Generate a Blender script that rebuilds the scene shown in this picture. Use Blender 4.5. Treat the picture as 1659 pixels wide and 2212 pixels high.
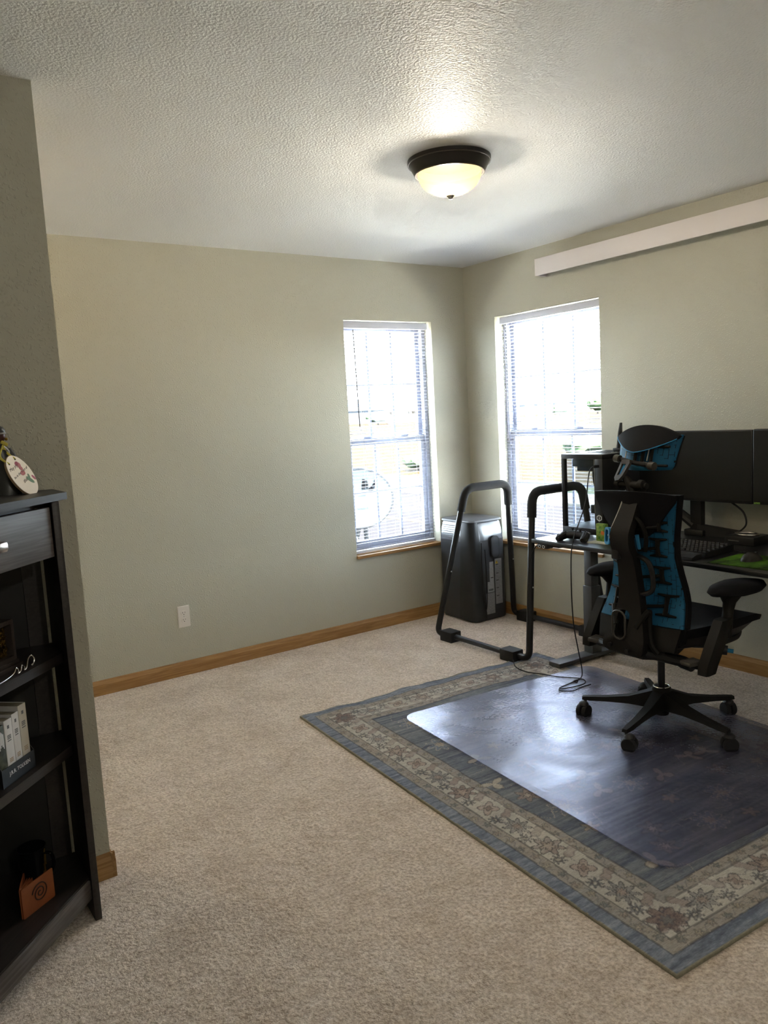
import bpy, bmesh, math, random
import numpy as np
from mathutils import Matrix, Vector, noise as mnoise
for o in list(bpy.data.objects): bpy.data.objects.remove(o)
S = bpy.context.scene
COL = S.collection
random.seed(7)
R = math.radians
PI = math.pi

# ------------------------------------------------------------------ camera, sky, sun, exposure
cam = bpy.data.cameras.new('camera'); camo = bpy.data.objects.new('camera', cam); COL.objects.link(camo)
cam.sensor_fit = 'VERTICAL'; cam.sensor_height = 36.0; cam.lens = 1690.8 / 2212 * 36.0
cam.clip_start = 0.02; cam.clip_end = 600
camo.location = (-3.7773, -4.3206, 1.4303)
camo.rotation_euler = (1.4490, 0.0541, -0.6118)
S.camera = camo
S.view_settings.view_transform = 'Standard'; S.view_settings.look = 'None'
S.view_settings.gamma = 1; S.view_settings.exposure = 6.15
S.view_settings.use_curve_mapping = False
wd = bpy.data.worlds.new('sky'); S.world = wd; wd.use_nodes = True
bg = wd.node_tree.nodes['Background']; bg.inputs[0].default_value = (0.80, 0.91, 1.0, 1); bg.inputs[1].default_value = 0.54
sun = bpy.data.lights.new('sun', 'SUN'); sun.energy = 3.2; sun.angle = R(3); sun.color = (1, .95, .85)
suno = bpy.data.objects.new('sun', sun); COL.objects.link(suno); suno.rotation_euler = (R(24), 0, R(-40))

# ------------------------------------------------------------------ materials
def lin(c):
    if isinstance(c, str): c = tuple(int(c[i:i+2], 16) for i in (0, 2, 4))
    return tuple(((v/255)/12.92 if v/255 <= .04045 else ((v/255+.055)/1.055)**2.4) for v in c)
MATS = {}
def mat(name, col, rough=.5, metal=0, spec=.5, bump=None, var=None, emit=None, coat=0, wood=None, sheen=0):
    """principled; bump=(scale,strength,dist[,detail]); var=(scale,colour2[,stretch]); wood=(axis,colour2)"""
    m = bpy.data.materials.new(name); m.use_nodes = True; nt = m.node_tree; N = nt.nodes; L = nt.links
    b = N['Principled BSDF']; c = (*lin(col), 1)
    b.inputs['Base Color'].default_value = c; b.inputs['Roughness'].default_value = rough
    b.inputs['Metallic'].default_value = metal; b.inputs['Specular IOR Level'].default_value = spec
    b.inputs['Coat Weight'].default_value = coat; b.inputs['Coat Roughness'].default_value = .15
    b.inputs['Sheen Weight'].default_value = sheen
    if emit: b.inputs['Emission Color'].default_value = (*lin(emit[0]), 1); b.inputs['Emission Strength'].default_value = emit[1]
    tc = N.new('ShaderNodeTexCoord')
    if bump:
        n = N.new('ShaderNodeTexNoise'); n.inputs['Scale'].default_value = bump[0]; n.inputs['Detail'].default_value = bump[3] if len(bump) > 3 else 2
        bp = N.new('ShaderNodeBump'); bp.inputs['Strength'].default_value = bump[1]; bp.inputs['Distance'].default_value = bump[2]
        L.new(tc.outputs['Object'], n.inputs['Vector']); L.new(bp.outputs[0], b.inputs['Normal'])
        if len(bump) > 4:
            mr = N.new('ShaderNodeMapRange'); mr.inputs['From Min'].default_value = bump[4]; mr.inputs['From Max'].default_value = .8; L.new(n.outputs['Fac'], mr.inputs[0]); L.new(mr.outputs[0], bp.inputs['Height'])
        else: L.new(n.outputs['Fac'], bp.inputs['Height'])
    if var or wood:
        n = N.new('ShaderNodeTexNoise'); n.inputs['Detail'].default_value = 5; mp = N.new('ShaderNodeMapping')
        if var:
            n.inputs['Scale'].default_value = var[0]
            if len(var) > 2: mp.inputs['Scale'].default_value = var[2]
            c2 = var[1]
        else:
            n.inputs['Scale'].default_value = 6; sc = [14, 14, 14]; sc['xyz'.index(wood[0]) if wood[0] in 'xyz' else 0] = .7; mp.inputs['Scale'].default_value = sc; c2 = wood[1]; n.inputs['Distortion'].default_value = 1.2
        r = N.new('ShaderNodeValToRGB'); r.color_ramp.elements[0].position = .35; r.color_ramp.elements[1].position = .65
        r.color_ramp.elements[0].color = c; r.color_ramp.elements[1].color = (*lin(c2), 1)
        src = tc.outputs['Object']
        if wood and wood[0] == 'd':
            m0 = N.new('ShaderNodeMapping'); m0.inputs['Rotation'].default_value = (0, 0, R(-45)); L.new(src, m0.inputs[0]); src = m0.outputs[0]
        L.new(src, mp.inputs[0]); L.new(mp.outputs[0], n.inputs['Vector']); L.new(n.outputs['Fac'], r.inputs[0]); L.new(r.outputs[0], b.inputs['Base Color'])
    MATS[name] = m; return m
def glassmat(name, tint=(1, 1, 1), gloss=.06, rough=.02, glosscol=(1, 1, 1), ior=1.45, bump=None):
    m = bpy.data.materials.new(name); m.use_nodes = True; nt = m.node_tree; N = nt.nodes; L = nt.links
    N.remove(N['Principled BSDF']); out = N['Material Output']
    t = N.new('ShaderNodeBsdfTransparent'); t.inputs[0].default_value = (*tint, 1)
    g = N.new('ShaderNodeBsdfGlossy'); g.inputs['Roughness'].default_value = rough; g.inputs[0].default_value = (*glosscol, 1)
    f0 = ((ior-1)/(ior+1))**2; lw = N.new('ShaderNodeLayerWeight'); lw.inputs[0].default_value = .5
    pw = N.new('ShaderNodeMath'); pw.operation = 'POWER'; pw.inputs[1].default_value = 5; L.new(lw.outputs['Facing'], pw.inputs[0])
    f = N.new('ShaderNodeMath'); f.operation = 'MULTIPLY_ADD'; f.inputs[1].default_value = 1-f0; f.inputs[2].default_value = f0; L.new(pw.outputs[0], f.inputs[0])
    mx = N.new('ShaderNodeMixShader'); L.new(f.outputs[0], mx.inputs[0]); L.new(t.outputs[0], mx.inputs[1]); L.new(g.outputs[0], mx.inputs[2])
    if bump:
        tc = N.new('ShaderNodeTexCoord'); hs = None
        for sc, st in bump:
            n = N.new('ShaderNodeTexNoise'); n.inputs['Scale'].default_value = sc; n.inputs['Detail'].default_value = 1
            L.new(tc.outputs['Object'], n.inputs['Vector'])
            bp = N.new('ShaderNodeBump'); bp.inputs['Strength'].default_value = 1; bp.inputs['Distance'].default_value = st
            L.new(n.outputs['Fac'], bp.inputs['Height'])
            if hs: L.new(hs.outputs[0], bp.inputs['Normal'])
            hs = bp
        L.new(hs.outputs[0], g.inputs['Normal']); L.new(hs.outputs[0], lw.inputs['Normal'])
    L.new(mx.outputs[0], out.inputs[0]); MATS[name] = m; return m
M = MATS
mat('wall', 'b0ae9f', .55, bump=(130, .7, .0024, 1, .56)); mat('white_drywall', 'd8d8cf', .6)
mat('ceiling', 'e6e6e5', .55, spec=.3, bump=(120, .9, .004, 2))
mat('oak', 'a7814f', .45, wood=('x', '8c6539')); mat('oak_y', 'a7814f', .45, wood=('y', '8c6539'))
mat('vinyl', 'a4a8b6', .45, spec=.3); mat('blind', 'cdd0dc', .5, spec=.3); mat('slat', '8c8f9c', .5, spec=.2); mat('cord_white', 'd8dae2', .6); mat('wand', '9a9aa8', .4)
mat('valance', 'cfc8c6', .5); mat('plate', 'd6d0c9', .35); mat('slot', '241d18', .6)
mat('black_metal', '15161a', .38, spec=.5); mat('foam', '1b1c1f', .85, bump=(300, .4, .001)); mat('black_plastic', '141417', .5)
mat('block', '101114', .55); mat('steel', 'b4b4b4', .3, metal=1); mat('chrome', 'd0d0d0', .15, metal=1)
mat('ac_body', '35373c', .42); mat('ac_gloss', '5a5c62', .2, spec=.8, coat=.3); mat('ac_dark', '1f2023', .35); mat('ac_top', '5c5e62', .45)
mat('label', '8f9093', .6, var=(60, '6f7074', (1, 1, 9))); mat('label_light', 'a4a5a8', .6, var=(70, '85868a', (1, 1, 8))); mat('warn', 'c8a52a', .6); mat('ink', '1c1c1e', .7); mat('white_print', 'd8d8da', .6)
mat('desk_top', '17181b', .33, spec=.6); mat('desk_leg', '56585c', .4, metal=.3); mat('screen', '0a0a0b', .35, spec=.4); mat('bezel', '0b0b0c', .5)
mat('rubber', '121214', .8); mat('key', '1b1b1e', .5); mat('pad_green', '171d0d', .85, spec=.1, var=(9, '4d741c', (1, 2, 1))); mat('card_green', '2d6b25', .6, var=(55, '8ea646')); mat('orange', 'c26a2a', .6); mat('paper', 'b9b6a8', .8)
mat('chair_black', '141417', .75, spec=.15, bump=(500, .2, .0008)); mat('chair_plastic', '1b1a19', .55, spec=.2); mat('chair_rib', '171614', .6, spec=.15); mat('chair_spine', '1b1918', .6, spec=.2); mat('blue_trim', '2a76a2', .5, spec=.2); mat('chair_grey', '3b3834', .45, spec=.3)
mat('shelf_wood', '2a2422', .45, wood=('d', '1a1514')); mat('drawer_wood', '443e3b', .5, spec=.3, wood=('d', '5c5552')); mat('shelf_back', '141312', .6)
mat('nickel', 'c9c2bd', .25, metal=1); mat('ceramic_black', '0c0c10', .12, coat=.6); mat('gold', '9a7a35', .35, metal=.8); mat('dark_frame', '37302e', .45)
mat('nuggets', '7d6227', .3, metal=.7, bump=(60, 1, .02, 4), var=(40, '2c2010')); mat('leather', '8a4a22', .6, var=(8, '6d3515')); mat('leather_ink', '2a1409', .7)
mat('book_white', 'c9c8c8', .7); mat('book_cream', 'b9b5ab', .7); mat('book_pages', '8a8474', .9, var=(3, '6d6858', (1, 90, 1))); mat('box_navy', '232a33', .6); mat('box_dark', '0d0d0e', .6); mat('book_art', '0d0f0b', .6, var=(40, '4c5140'))
mat('plaque', 'd9cdb9', .35, coat=.2); mat('plaque_side', '9a8468', .6); mat('rose', 'b5686a', .6); mat('rose_dark', 'a0455a', .6); mat('leaf', '5c7a5e', .6); mat('ribbon', 'c2b548', .6)
mat('fig_dark', '1a1c1c', .35); mat('fig_hair', '3a3d3f', .4); mat('fig_face', '3a1410', .4); mat('fig_silver', 'a8a8a4', .3, metal=.6)
mat('asphalt', '131113', .9, spec=.02, var=(2, '121113')); mat('bounce_concrete', 'd8d4cc', .9, spec=.1, var=(3, 'c8c4bc')); mat('concrete', '32312f', .9, spec=.05); mat('verge', '171b11', .95, spec=.05, var=(6, '1b1d12')); mat('field', '191408', .95, spec=.02, var=(.6, '170e07', (1, .35, 1))); mat('line_yellow', '211b0b', .8, spec=.05)
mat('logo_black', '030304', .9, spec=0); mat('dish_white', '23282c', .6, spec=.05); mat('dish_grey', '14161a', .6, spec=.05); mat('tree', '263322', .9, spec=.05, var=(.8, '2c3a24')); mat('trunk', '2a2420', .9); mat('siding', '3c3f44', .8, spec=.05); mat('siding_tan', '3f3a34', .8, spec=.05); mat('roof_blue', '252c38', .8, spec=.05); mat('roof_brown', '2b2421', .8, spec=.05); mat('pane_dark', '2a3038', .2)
mat('bronze', '3a3735', .33, metal=.5); mat('bronze_lip', '6a625c', .3, metal=.7); mat('pan_dark', '0c0b0a', .9, spec=0)
glassmat('window_glass', (.96, .98, .98), rough=.01); glassmat('pc_glass', (.62, .66, .70), rough=.03)
glassmat('mat_vinyl', (.85, .83, .89), rough=.30, glosscol=(.82, .86, 1.0), ior=2.25, bump=((4, .014), (70, .0008)))

def node_mats():
    # carpet: tufted pile colour + relief
    m = mat('carpet', '9c8871', .95, spec=.1, sheen=.3); nt = m.node_tree; N = nt.nodes; L = nt.links; b = N['Principled BSDF']
    tc = N.new('ShaderNodeTexCoord')
    n1 = N.new('ShaderNodeTexNoise'); n1.inputs['Scale'].default_value = 95; n1.inputs['Detail'].default_value = 3; n1.inputs['Roughness'].default_value = .65
    n2 = N.new('ShaderNodeTexNoise'); n2.inputs['Scale'].default_value = 5; n2.inputs['Detail'].default_value = 5
    n3 = N.new('ShaderNodeTexNoise'); n3.inputs['Scale'].default_value = 28; n3.inputs['Detail'].default_value = 3
    for n in (n1, n2, n3): L.new(tc.outputs['Object'], n.inputs['Vector'])
    r1 = N.new('ShaderNodeValToRGB'); e = r1.color_ramp.elements; e[0].position = .33; e[1].position = .62; e[0].color = (*lin('b9a797'), 1); e[1].color = (*lin('eee1d4'), 1)
    L.new(n1.outputs['Fac'], r1.inputs[0])
    r2 = N.new('ShaderNodeValToRGB'); e = r2.color_ramp.elements; e[0].position = .35; e[1].position = .6; e[0].color = (.74, .71, .67, 1); e[1].color = (1, 1, 1, 1)
    ad = N.new('ShaderNodeMath'); ad.operation = 'MULTIPLY_ADD'; ad.inputs[1].default_value = .5; L.new(n2.outputs['Fac'], ad.inputs[0])
    mu = N.new('ShaderNodeMath'); mu.operation = 'MULTIPLY'; mu.inputs[1].default_value = .5; L.new(n3.outputs['Fac'], mu.inputs[0]); L.new(mu.outputs[0], ad.inputs[2]); L.new(ad.outputs[0], r2.inputs[0])
    mx = N.new('ShaderNodeMix'); mx.data_type = 'RGBA'; mx.blend_type = 'MULTIPLY'; mx.inputs['Factor'].default_value = 1
    L.new(r1.outputs[0], mx.inputs['A']); L.new(r2.outputs[0], mx.inputs['B']); L.new(mx.outputs['Result'], b.inputs['Base Color'])
    bp = N.new('ShaderNodeBump'); bp.inputs['Strength'].default_value = 1; bp.inputs['Distance'].default_value = .008; L.new(n1.outputs['Fac'], bp.inputs['Height'])
    bp2 = N.new('ShaderNodeBump'); bp2.inputs['Strength'].default_value = .8; bp2.inputs['Distance'].default_value = .02; L.new(n3.outputs['Fac'], bp2.inputs['Height']); L.new(bp2.outputs[0], bp.inputs['Normal'])
    L.new(bp.outputs[0], b.inputs['Normal'])
    # rug: woven colour attribute + thread noise
    m = mat('rug', '808080', .95, spec=.1); nt = m.node_tree; N = nt.nodes; L = nt.links; b = N['Principled BSDF']
    at = N.new('ShaderNodeAttribute'); at.attribute_name = 'weave'; tc = N.new('ShaderNodeTexCoord')
    mp = N.new('ShaderNodeMapping'); mp.inputs['Scale'].default_value = (60, 420, 1); n = N.new('ShaderNodeTexNoise'); n.inputs['Scale'].default_value = 1; n.inputs['Detail'].default_value = 3
    L.new(tc.outputs['Object'], mp.inputs[0]); L.new(mp.outputs[0], n.inputs['Vector'])
    r = N.new('ShaderNodeMapRange'); r.inputs['From Min'].default_value = .3; r.inputs['From Max'].default_value = .7; r.inputs['To Min'].default_value = .78; r.inputs['To Max'].default_value = 1.15; L.new(n.outputs['Fac'], r.inputs[0])
    mx = N.new('ShaderNodeMix'); mx.data_type = 'RGBA'; mx.blend_type = 'MULTIPLY'; mx.inputs['Factor'].default_value = 1
    L.new(at.outputs['Color'], mx.inputs['A']); L.new(r.outputs[0], mx.inputs['B']); L.new(mx.outputs['Result'], b.inputs['Base Color'])
    bp = N.new('ShaderNodeBump'); bp.inputs['Strength'].default_value = .4; bp.inputs['Distance'].default_value = .003; L.new(n.outputs['Fac'], bp.inputs['Height']); L.new(bp.outputs[0], b.inputs['Normal'])
    # chair membrane: blue with printed black traces
    m = mat('membrane', '1d587a', .6, spec=.2); nt = m.node_tree; N = nt.nodes; L = nt.links; b = N['Principled BSDF']; tc = N.new('ShaderNodeTexCoord')
    mp = N.new('ShaderNodeMapping'); mp.inputs['Rotation'].default_value = (0, R(90), 0); L.new(tc.outputs['Object'], mp.inputs[0])
    v = N.new('ShaderNodeTexVoronoi'); v.distance = 'MANHATTAN'; v.feature = 'F1'; v.inputs['Scale'].default_value = 22; L.new(tc.outputs['Object'], v.inputs['Vector'])
    bk = N.new('ShaderNodeTexBrick'); bk.inputs['Scale'].default_value = 13; bk.inputs['Mortar Size'].default_value = .012; bk.inputs['Color1'].default_value = (1, 1, 1, 1); bk.inputs['Color2'].default_value = (1, 1, 1, 1); bk.inputs['Mortar'].default_value = (0, 0, 0, 1); bk.offset = .37
    sx = N.new('ShaderNodeSeparateXYZ'); cx = N.new('ShaderNodeCombineXYZ'); L.new(tc.outputs['Object'], sx.inputs[0]); L.new(sx.outputs[2], cx.inputs[0]); L.new(sx.outputs[1], cx.inputs[1])
    L.new(cx.outputs[0], bk.inputs['Vector'])
    ng = N.new('ShaderNodeTexNoise'); ng.inputs['Scale'].default_value = 25; L.new(tc.outputs['Object'], ng.inputs['Vector'])
    gt = N.new('ShaderNodeMath'); gt.operation = 'GREATER_THAN'; gt.inputs[1].default_value = .47; L.new(ng.outputs['Fac'], gt.inputs[0])
    mxa = N.new('ShaderNodeMath'); mxa.operation = 'MAXIMUM'; L.new(gt.outputs[0], mxa.inputs[0]); L.new(bk.outputs['Color'], mxa.inputs[1])
    mx = N.new('ShaderNodeMix'); mx.data_type = 'RGBA'; mx.inputs['A'].default_value = (.004, .008, .012, 1); mx.inputs['B'].default_value = (*lin('1d587a'), 1)
    L.new(mxa.outputs[0], mx.inputs['Factor']); L.new(mx.outputs['Result'], b.inputs['Base Color'])
    # lamp bowl: warm alabaster glass lit by the bulb inside
    m = bpy.data.materials.new('lamp_glass'); m.use_nodes = True; nt = m.node_tree; N = nt.nodes; L = nt.links; N.remove(N['Principled BSDF'])
    tr = N.new('ShaderNodeBsdfTranslucent'); tr.inputs[0].default_value = (.013, .0095, .0046, 1)
    tp = N.new('ShaderNodeBsdfTransparent'); tp.inputs[0].default_value = (1, .95, .87, 1)
    mx = N.new('ShaderNodeMixShader'); mx.inputs[0].default_value = .22; L.new(tr.outputs[0], mx.inputs[1]); L.new(tp.outputs[0], mx.inputs[2]); L.new(mx.outputs[0], N['Material Output'].inputs[0]); M['lamp_glass'] = m
node_mats()
def translucent(name, w):
    nt = M[name].node_tree; N = nt.nodes; L = nt.links; b = N['Principled BSDF']; tr = N.new('ShaderNodeBsdfTranslucent'); tr.inputs[0].default_value = b.inputs['Base Color'].default_value
    mx = N.new('ShaderNodeMixShader'); mx.inputs[0].default_value = w; L.new(b.outputs[0], mx.inputs[1]); L.new(tr.outputs[0], mx.inputs[2]); L.new(mx.outputs[0], N['Material Output'].inputs[0])
translucent('slat', .05)

# ------------------------------------------------------------------ mesh helpers
def wm(o):
    m = Matrix.LocRotScale(o.location, o.rotation_euler, o.scale)
    return wm(o.parent) @ m if o.parent else m
class MB:
    def __init__(s): s.bm = bmesh.new()
    def box(s, x0, x1, y0, y1, z0, z1, bev=0, mtx=None, seg=2):
        r = bmesh.ops.create_cube(s.bm, size=1); vs = r['verts']
        bmesh.ops.scale(s.bm, vec=(abs(x1-x0), abs(y1-y0), abs(z1-z0)), verts=vs)
        bmesh.ops.translate(s.bm, vec=((x0+x1)/2, (y0+y1)/2, (z0+z1)/2), verts=vs)
        if bev:
            es = list({e for v in vs for e in v.link_edges}); fs0 = set(s.bm.faces)
            rr = bmesh.ops.bevel(s.bm, geom=es, offset=bev, segments=seg, affect='EDGES', profile=.5)
            vs = list({v for f in rr['faces'] for v in f.verts} | {v for v in vs if v.is_valid})
            # gather the whole island
            st = list(vs); seen = set(vs)
            while st:
                v = st.pop()
                for e in v.link_edges:
                    w = e.other_vert(v)
                    if w not in seen: seen.add(w); st.append(w)
            vs = list(seen)
        if mtx: bmesh.ops.transform(s.bm, matrix=mtx, verts=vs)
        return s
    def obb(s, c, size, mtx=None, bev=0):
        m = Matrix.Translation(c) @ (mtx or Matrix())
        a, b, d = size; return s.box(-a/2, a/2, -b/2, b/2, -d/2, d/2, bev, m)
    def loft(s, rings, caps=True, closed=True, loop=False):
        R_ = [[s.bm.verts.new(p) for p in r] for r in rings]; n = len(rings[0])
        prs = list(zip(R_[:-1], R_[1:])) + ([(R_[-1], R_[0])] if loop else [])
        for a, b in prs:
            for i in range(n if closed else n-1):
                j = (i+1) % n
                try: s.bm.faces.new((a[i], a[j], b[j], b[i]))
                except ValueError: pass
        if caps and closed and not loop:
            s.bm.faces.new(list(reversed(R_[0]))); s.bm.faces.new(R_[-1])
        return s
    def tube(s, pts, r, seg=8, caps=True, loop=False, flat=1):
        pts = [Vector(p) for p in pts]; n = len(pts); rs = r if isinstance(r, (list, tuple)) else [r]*n
        T = []
        for i in range(n):
            if loop: t = pts[(i+1) % n]-pts[i-1]
            else: t = pts[min(i+1, n-1)]-pts[max(i-1, 0)]
            T.append(t.normalized())
        up = Vector((0, 0, 1)) if abs(T[0].z) < .9 else Vector((1, 0, 0)); nx = T[0].cross(up).normalized(); rings = []
        for i in range(n):
            nx = (nx - T[i]*nx.dot(T[i]))
            nx = nx.normalized() if nx.length > 1e-6 else T[i].orthogonal().normalized()
            ny = T[i].cross(nx)
            rings.append([pts[i] + nx*math.cos(2*PI*k/seg)*rs[i] + ny*math.sin(2*PI*k/seg)*rs[i]*flat for k in range(seg)])
        return s.loft(rings, caps, True, loop)
    def lathe(s, prof, seg=24, mtx=None, caps=True):
        mtx = mtx or Matrix()
        return s.loft([[mtx @ Vector((r*math.cos(2*PI*k/seg), r*math.sin(2*PI*k/seg), z)) for k in range(seg)] for r, z in prof], caps)
    def prism(s, poly, d0, d1, mtx=None):
        """2-D polygon in local xy, extruded from z=d0 to d1"""
        mtx = mtx or Matrix()
        return s.loft([[mtx @ Vector((x, y, d)) for x, y in poly] for d in (d0, d1)])
    def plate(s, outer, holes, f0, f1):
        """outline (with holes) in (u,v), mapped to two surfaces f0,f1"""
        loops = [outer]+holes
        layers = []
        for k, f in enumerate((f0, f1)):
            VV = []; es = []
            for lp in loops:
                vs = [s.bm.verts.new(f(u, v)) for u, v in lp]; VV.append(vs)
            layers.append(VV)
        # triangulate flat copy
        tb = bmesh.new(); idx = {}
        for a, lp in enumerate(loops):
            vs = [tb.verts.new((u, v, 0)) for u, v in lp]
            for i, vv in enumerate(vs): idx[vv] = (a, i)
            for i in range(len(vs)): tb.edges.new((vs[i], vs[(i+1) % len(vs)]))
        bmesh.ops.triangle_fill(tb, use_beauty=True, use_dissolve=False, edges=tb.edges[:], normal=(0, 0, 1))
        for f in tb.faces:
            t = [idx[v] for v in f.verts]
            s.bm.faces.new([layers[0][a][i] for a, i in reversed(t)]); s.bm.faces.new([layers[1][a][i] for a, i in t])
        tb.free()
        for a, lp in enumerate(loops):
            n = len(lp)
            for i in range(n):
                j = (i+1) % n; A, B = layers[0][a], layers[1][a]
                s.bm.faces.new((A[i], A[j], B[j], B[i]))
        bmesh.ops.recalc_face_normals(s.bm, faces=s.bm.faces[:])
        return s
    def sphere(s, c, r, seg=12, rings=8, mtx=None):
        m = Matrix.Translation(c) @ (mtx or Matrix()) @ Matrix.Diagonal((*(r if isinstance(r, tuple) else (r, r, r)), 1))
        bmesh.ops.create_uvsphere(s.bm, u_segments=seg, v_segments=rings, radius=1, matrix=m); return s
    def cyl(s, a, b, r, seg=12, r2=None):
        return s.tube([a, b], [r, r2 if r2 is not None else r], seg)
    def text(s, body, size, mtx, ext=.0004, shear=0, align='CENTER', xs=1):
        cu = bpy.data.curves.new('t', 'FONT'); cu.body = body; cu.size = size; cu.extrude = ext; cu.shear = shear; cu.align_x = align; cu.align_y = 'CENTER'; cu.resolution_u = 2
        o = bpy.data.objects.new('t', cu); COL.objects.link(o); dg = bpy.context.evaluated_depsgraph_get()
        me = bpy.data.meshes.new_from_object(o.evaluated_get(dg)); me.transform(mtx @ Matrix.Diagonal((xs, 1, 1, 1))); s.bm.from_mesh(me)
        bpy.data.objects.remove(o); bpy.data.curves.remove(cu); bpy.data.meshes.remove(me); return s
    def build(s, name, m, parent=None, world=False, smooth=35, label=None):
        me = bpy.data.meshes.new(name); bm = s.bm
        if world and parent: bmesh.ops.transform(bm, matrix=wm(parent).inverted(), verts=bm.verts[:])
        bmesh.ops.recalc_face_normals(bm, faces=bm.faces[:])
        bm.to_mesh(me); bm.free(); me.materials.append(M[m])
        if smooth: me.shade_smooth(); me.set_sharp_from_angle(angle=R(smooth))
        o = bpy.data.objects.new(name, me); COL.objects.link(o)
        if parent: o.parent = parent
        if label: o['label'] = label
        return o
def thing(name, label, cat, loc=(0, 0, 0), rz=0, group=None):
    o = bpy.data.objects.new(name, None); COL.objects.link(o); o.location = loc; o.rotation_euler = (0, 0, rz); o.empty_display_size = .05
    o['label'] = label; o['category'] = cat
    if group: o['group'] = group
    return o
def tag(o, label, cat, group=None):
    o['label'] = label; o['category'] = cat
    if group: o['group'] = group
    return o
def struct(o, label=None):
    o['kind'] = 'structure'
    if label: o['label'] = label
    return o
def sroot(name, label, loc=(0, 0, 0), rz=0):
    o = bpy.data.objects.new(name, None); COL.objects.link(o); o.location = loc; o.rotation_euler = (0, 0, rz); o.empty_display_size = .05
    return struct(o, label)
def crom(P, n=6, loop=False):
    P = [Vector(p) for p in P]; out = []; N_ = len(P)
    for i in range(N_ if loop else N_-1):
        if loop: a, b, c, d = P[i-1], P[i], P[(i+1) % N_], P[(i+2) % N_]
        else: a, b, c, d = P[max(i-1, 0)], P[i], P[i+1], P[min(i+2, N_-1)]
        for k in range(n):
            t = k/n; out.append(.5*((2*b)+(c-a)*t+(2*a-5*b+4*c-d)*t*t+(3*b-a-3*c+d)*t**3))
    if not loop: out.append(P[-1])
    return out
def interp(tab, z):
    zs = [t[0] for t in tab]; return [float(np.interp(z, zs, [t[k] for t in tab])) for k in range(1, len(tab[0]))]
def rrect(w, h, r, n=4, cx=0, cy=0):
    out = []
    for sx, sy, a0 in ((1, 1, 0), (-1, 1, 90), (-1, -1, 180), (1, -1, 270)):
        for k in range(n+1):
            a = R(a0+90*k/n); out.append((cx+sx*(w/2-r)+r*math.cos(a), cy+sy*(h/2-r)+r*math.sin(a)))
    return out
def copy_tree(o, parent=None):
    c = o.copy(); COL.objects.link(c); c.parent = parent
    for ch in o.children: copy_tree(ch, c)
    return c
def basis(xa, za, loc):
    x = Vector(xa).normalized(); z = Vector(za).normalized(); y = z.cross(x).normalized(); x = y.cross(z)
    m = Matrix((x, y, z)).transposed().to_4x4(); m.translation = Vector(loc); return m

# ------------------------------------------------------------------ room shell
H = 2.44; XL = -4.0; YR = -6.4; SZ, HZ = .50, 2.0595
W1 = (-1.0257, -.3076); W2 = (-1.1996, -.3061)
b = MB()
b.box(XL-.1, W1[0], 0, .16, -.1, H+.05); b.box(W1[1], .16, 0, .16, -.1, H+.05); b.box(W1[0], W1[1], 0, .16, -.1, SZ); b.box(W1[0], W1[1], 0, .16, HZ, H+.05)
struct(b.build('wall_left', 'wall', smooth=0), 'sage green textured wall with one tall window')
b = MB()
b.box(0, .16, YR-.1, W2[0], -.1, H+.05); b.box(0, .16, W2[1], 0, -.1, H+.05); b.box(0, .16, W2[0], W2[1], -.1, SZ); b.box(0, .16, W2[0], W2[1], HZ, H+.05)
struct(b.build('wall_right', 'wall', smooth=0), 'sage green textured wall behind the desk')
struct(MB().box(XL, -3.197, -1.8198, -1.70, 0, H).build('wall_partition', 'wall', smooth=0), 'short partition wall behind the dark corner shelf')
struct(MB().box(XL-.12, XL, YR-.1, 0, -.1, H+.05).build('wall_side', 'wall', smooth=0))
struct(MB().box(XL-.12, .16, YR-.12, YR, -.1, H+.05).build('wall_rear', 'wall', smooth=0))
struct(MB().box(XL-.12, .16, YR-.12, .16, H, H+.2).build('ceiling', 'ceiling', smooth=0), 'off white ceiling with knockdown texture')
struct(MB().box(XL-.12, .16, YR-.12, .16, -.12, 0).build('floor', 'carpet', smooth=0), 'beige wall-to-wall carpet')
BBP = [(0, 0), (.013, 0), (.013, .058), (.009, .068), (.006, .08), (0, .082)]
def baseboard(name, a, c, nrm, m):
    a = Vector(a); c = Vector(c); n = Vector(nrm)
    b = MB().loft([[p + n*u + Vector((0, 0, v)) for u, v in BBP] for p in (a, c)])
    return struct(b.build(name, m, smooth=20), 'oak baseboard')
baseboard('baseboard_left', (XL, 0, 0), (0, 0, 0), (0, -1, 0), 'oak')
baseboard('baseboard_right', (0, 0, 0), (0, YR, 0), (-1, 0, 0), 'oak_y')
bbp = sroot('baseboard_partition', 'oak baseboard wrapping the end of the partition wall')
for nm, a, c, n, m in (('board', (XL, -1.8198, 0), (-3.184, -1.8198, 0), (0, -1, 0), 'oak'), ('board', (-3.197, -1.833, 0), (-3.197, -1.687, 0), (1, 0, 0), 'oak_y'), ('board', (XL, -1.70, 0), (-3.184, -1.70, 0), (0, 1, 0), 'oak')):
    a = Vector(a); c = Vector(c); n = Vector(n)
    MB().loft([[p + n*u + Vector((0, 0, v)) for u, v in BBP] for p in (a, c)]).build(nm, m, bbp, smooth=20)

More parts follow.
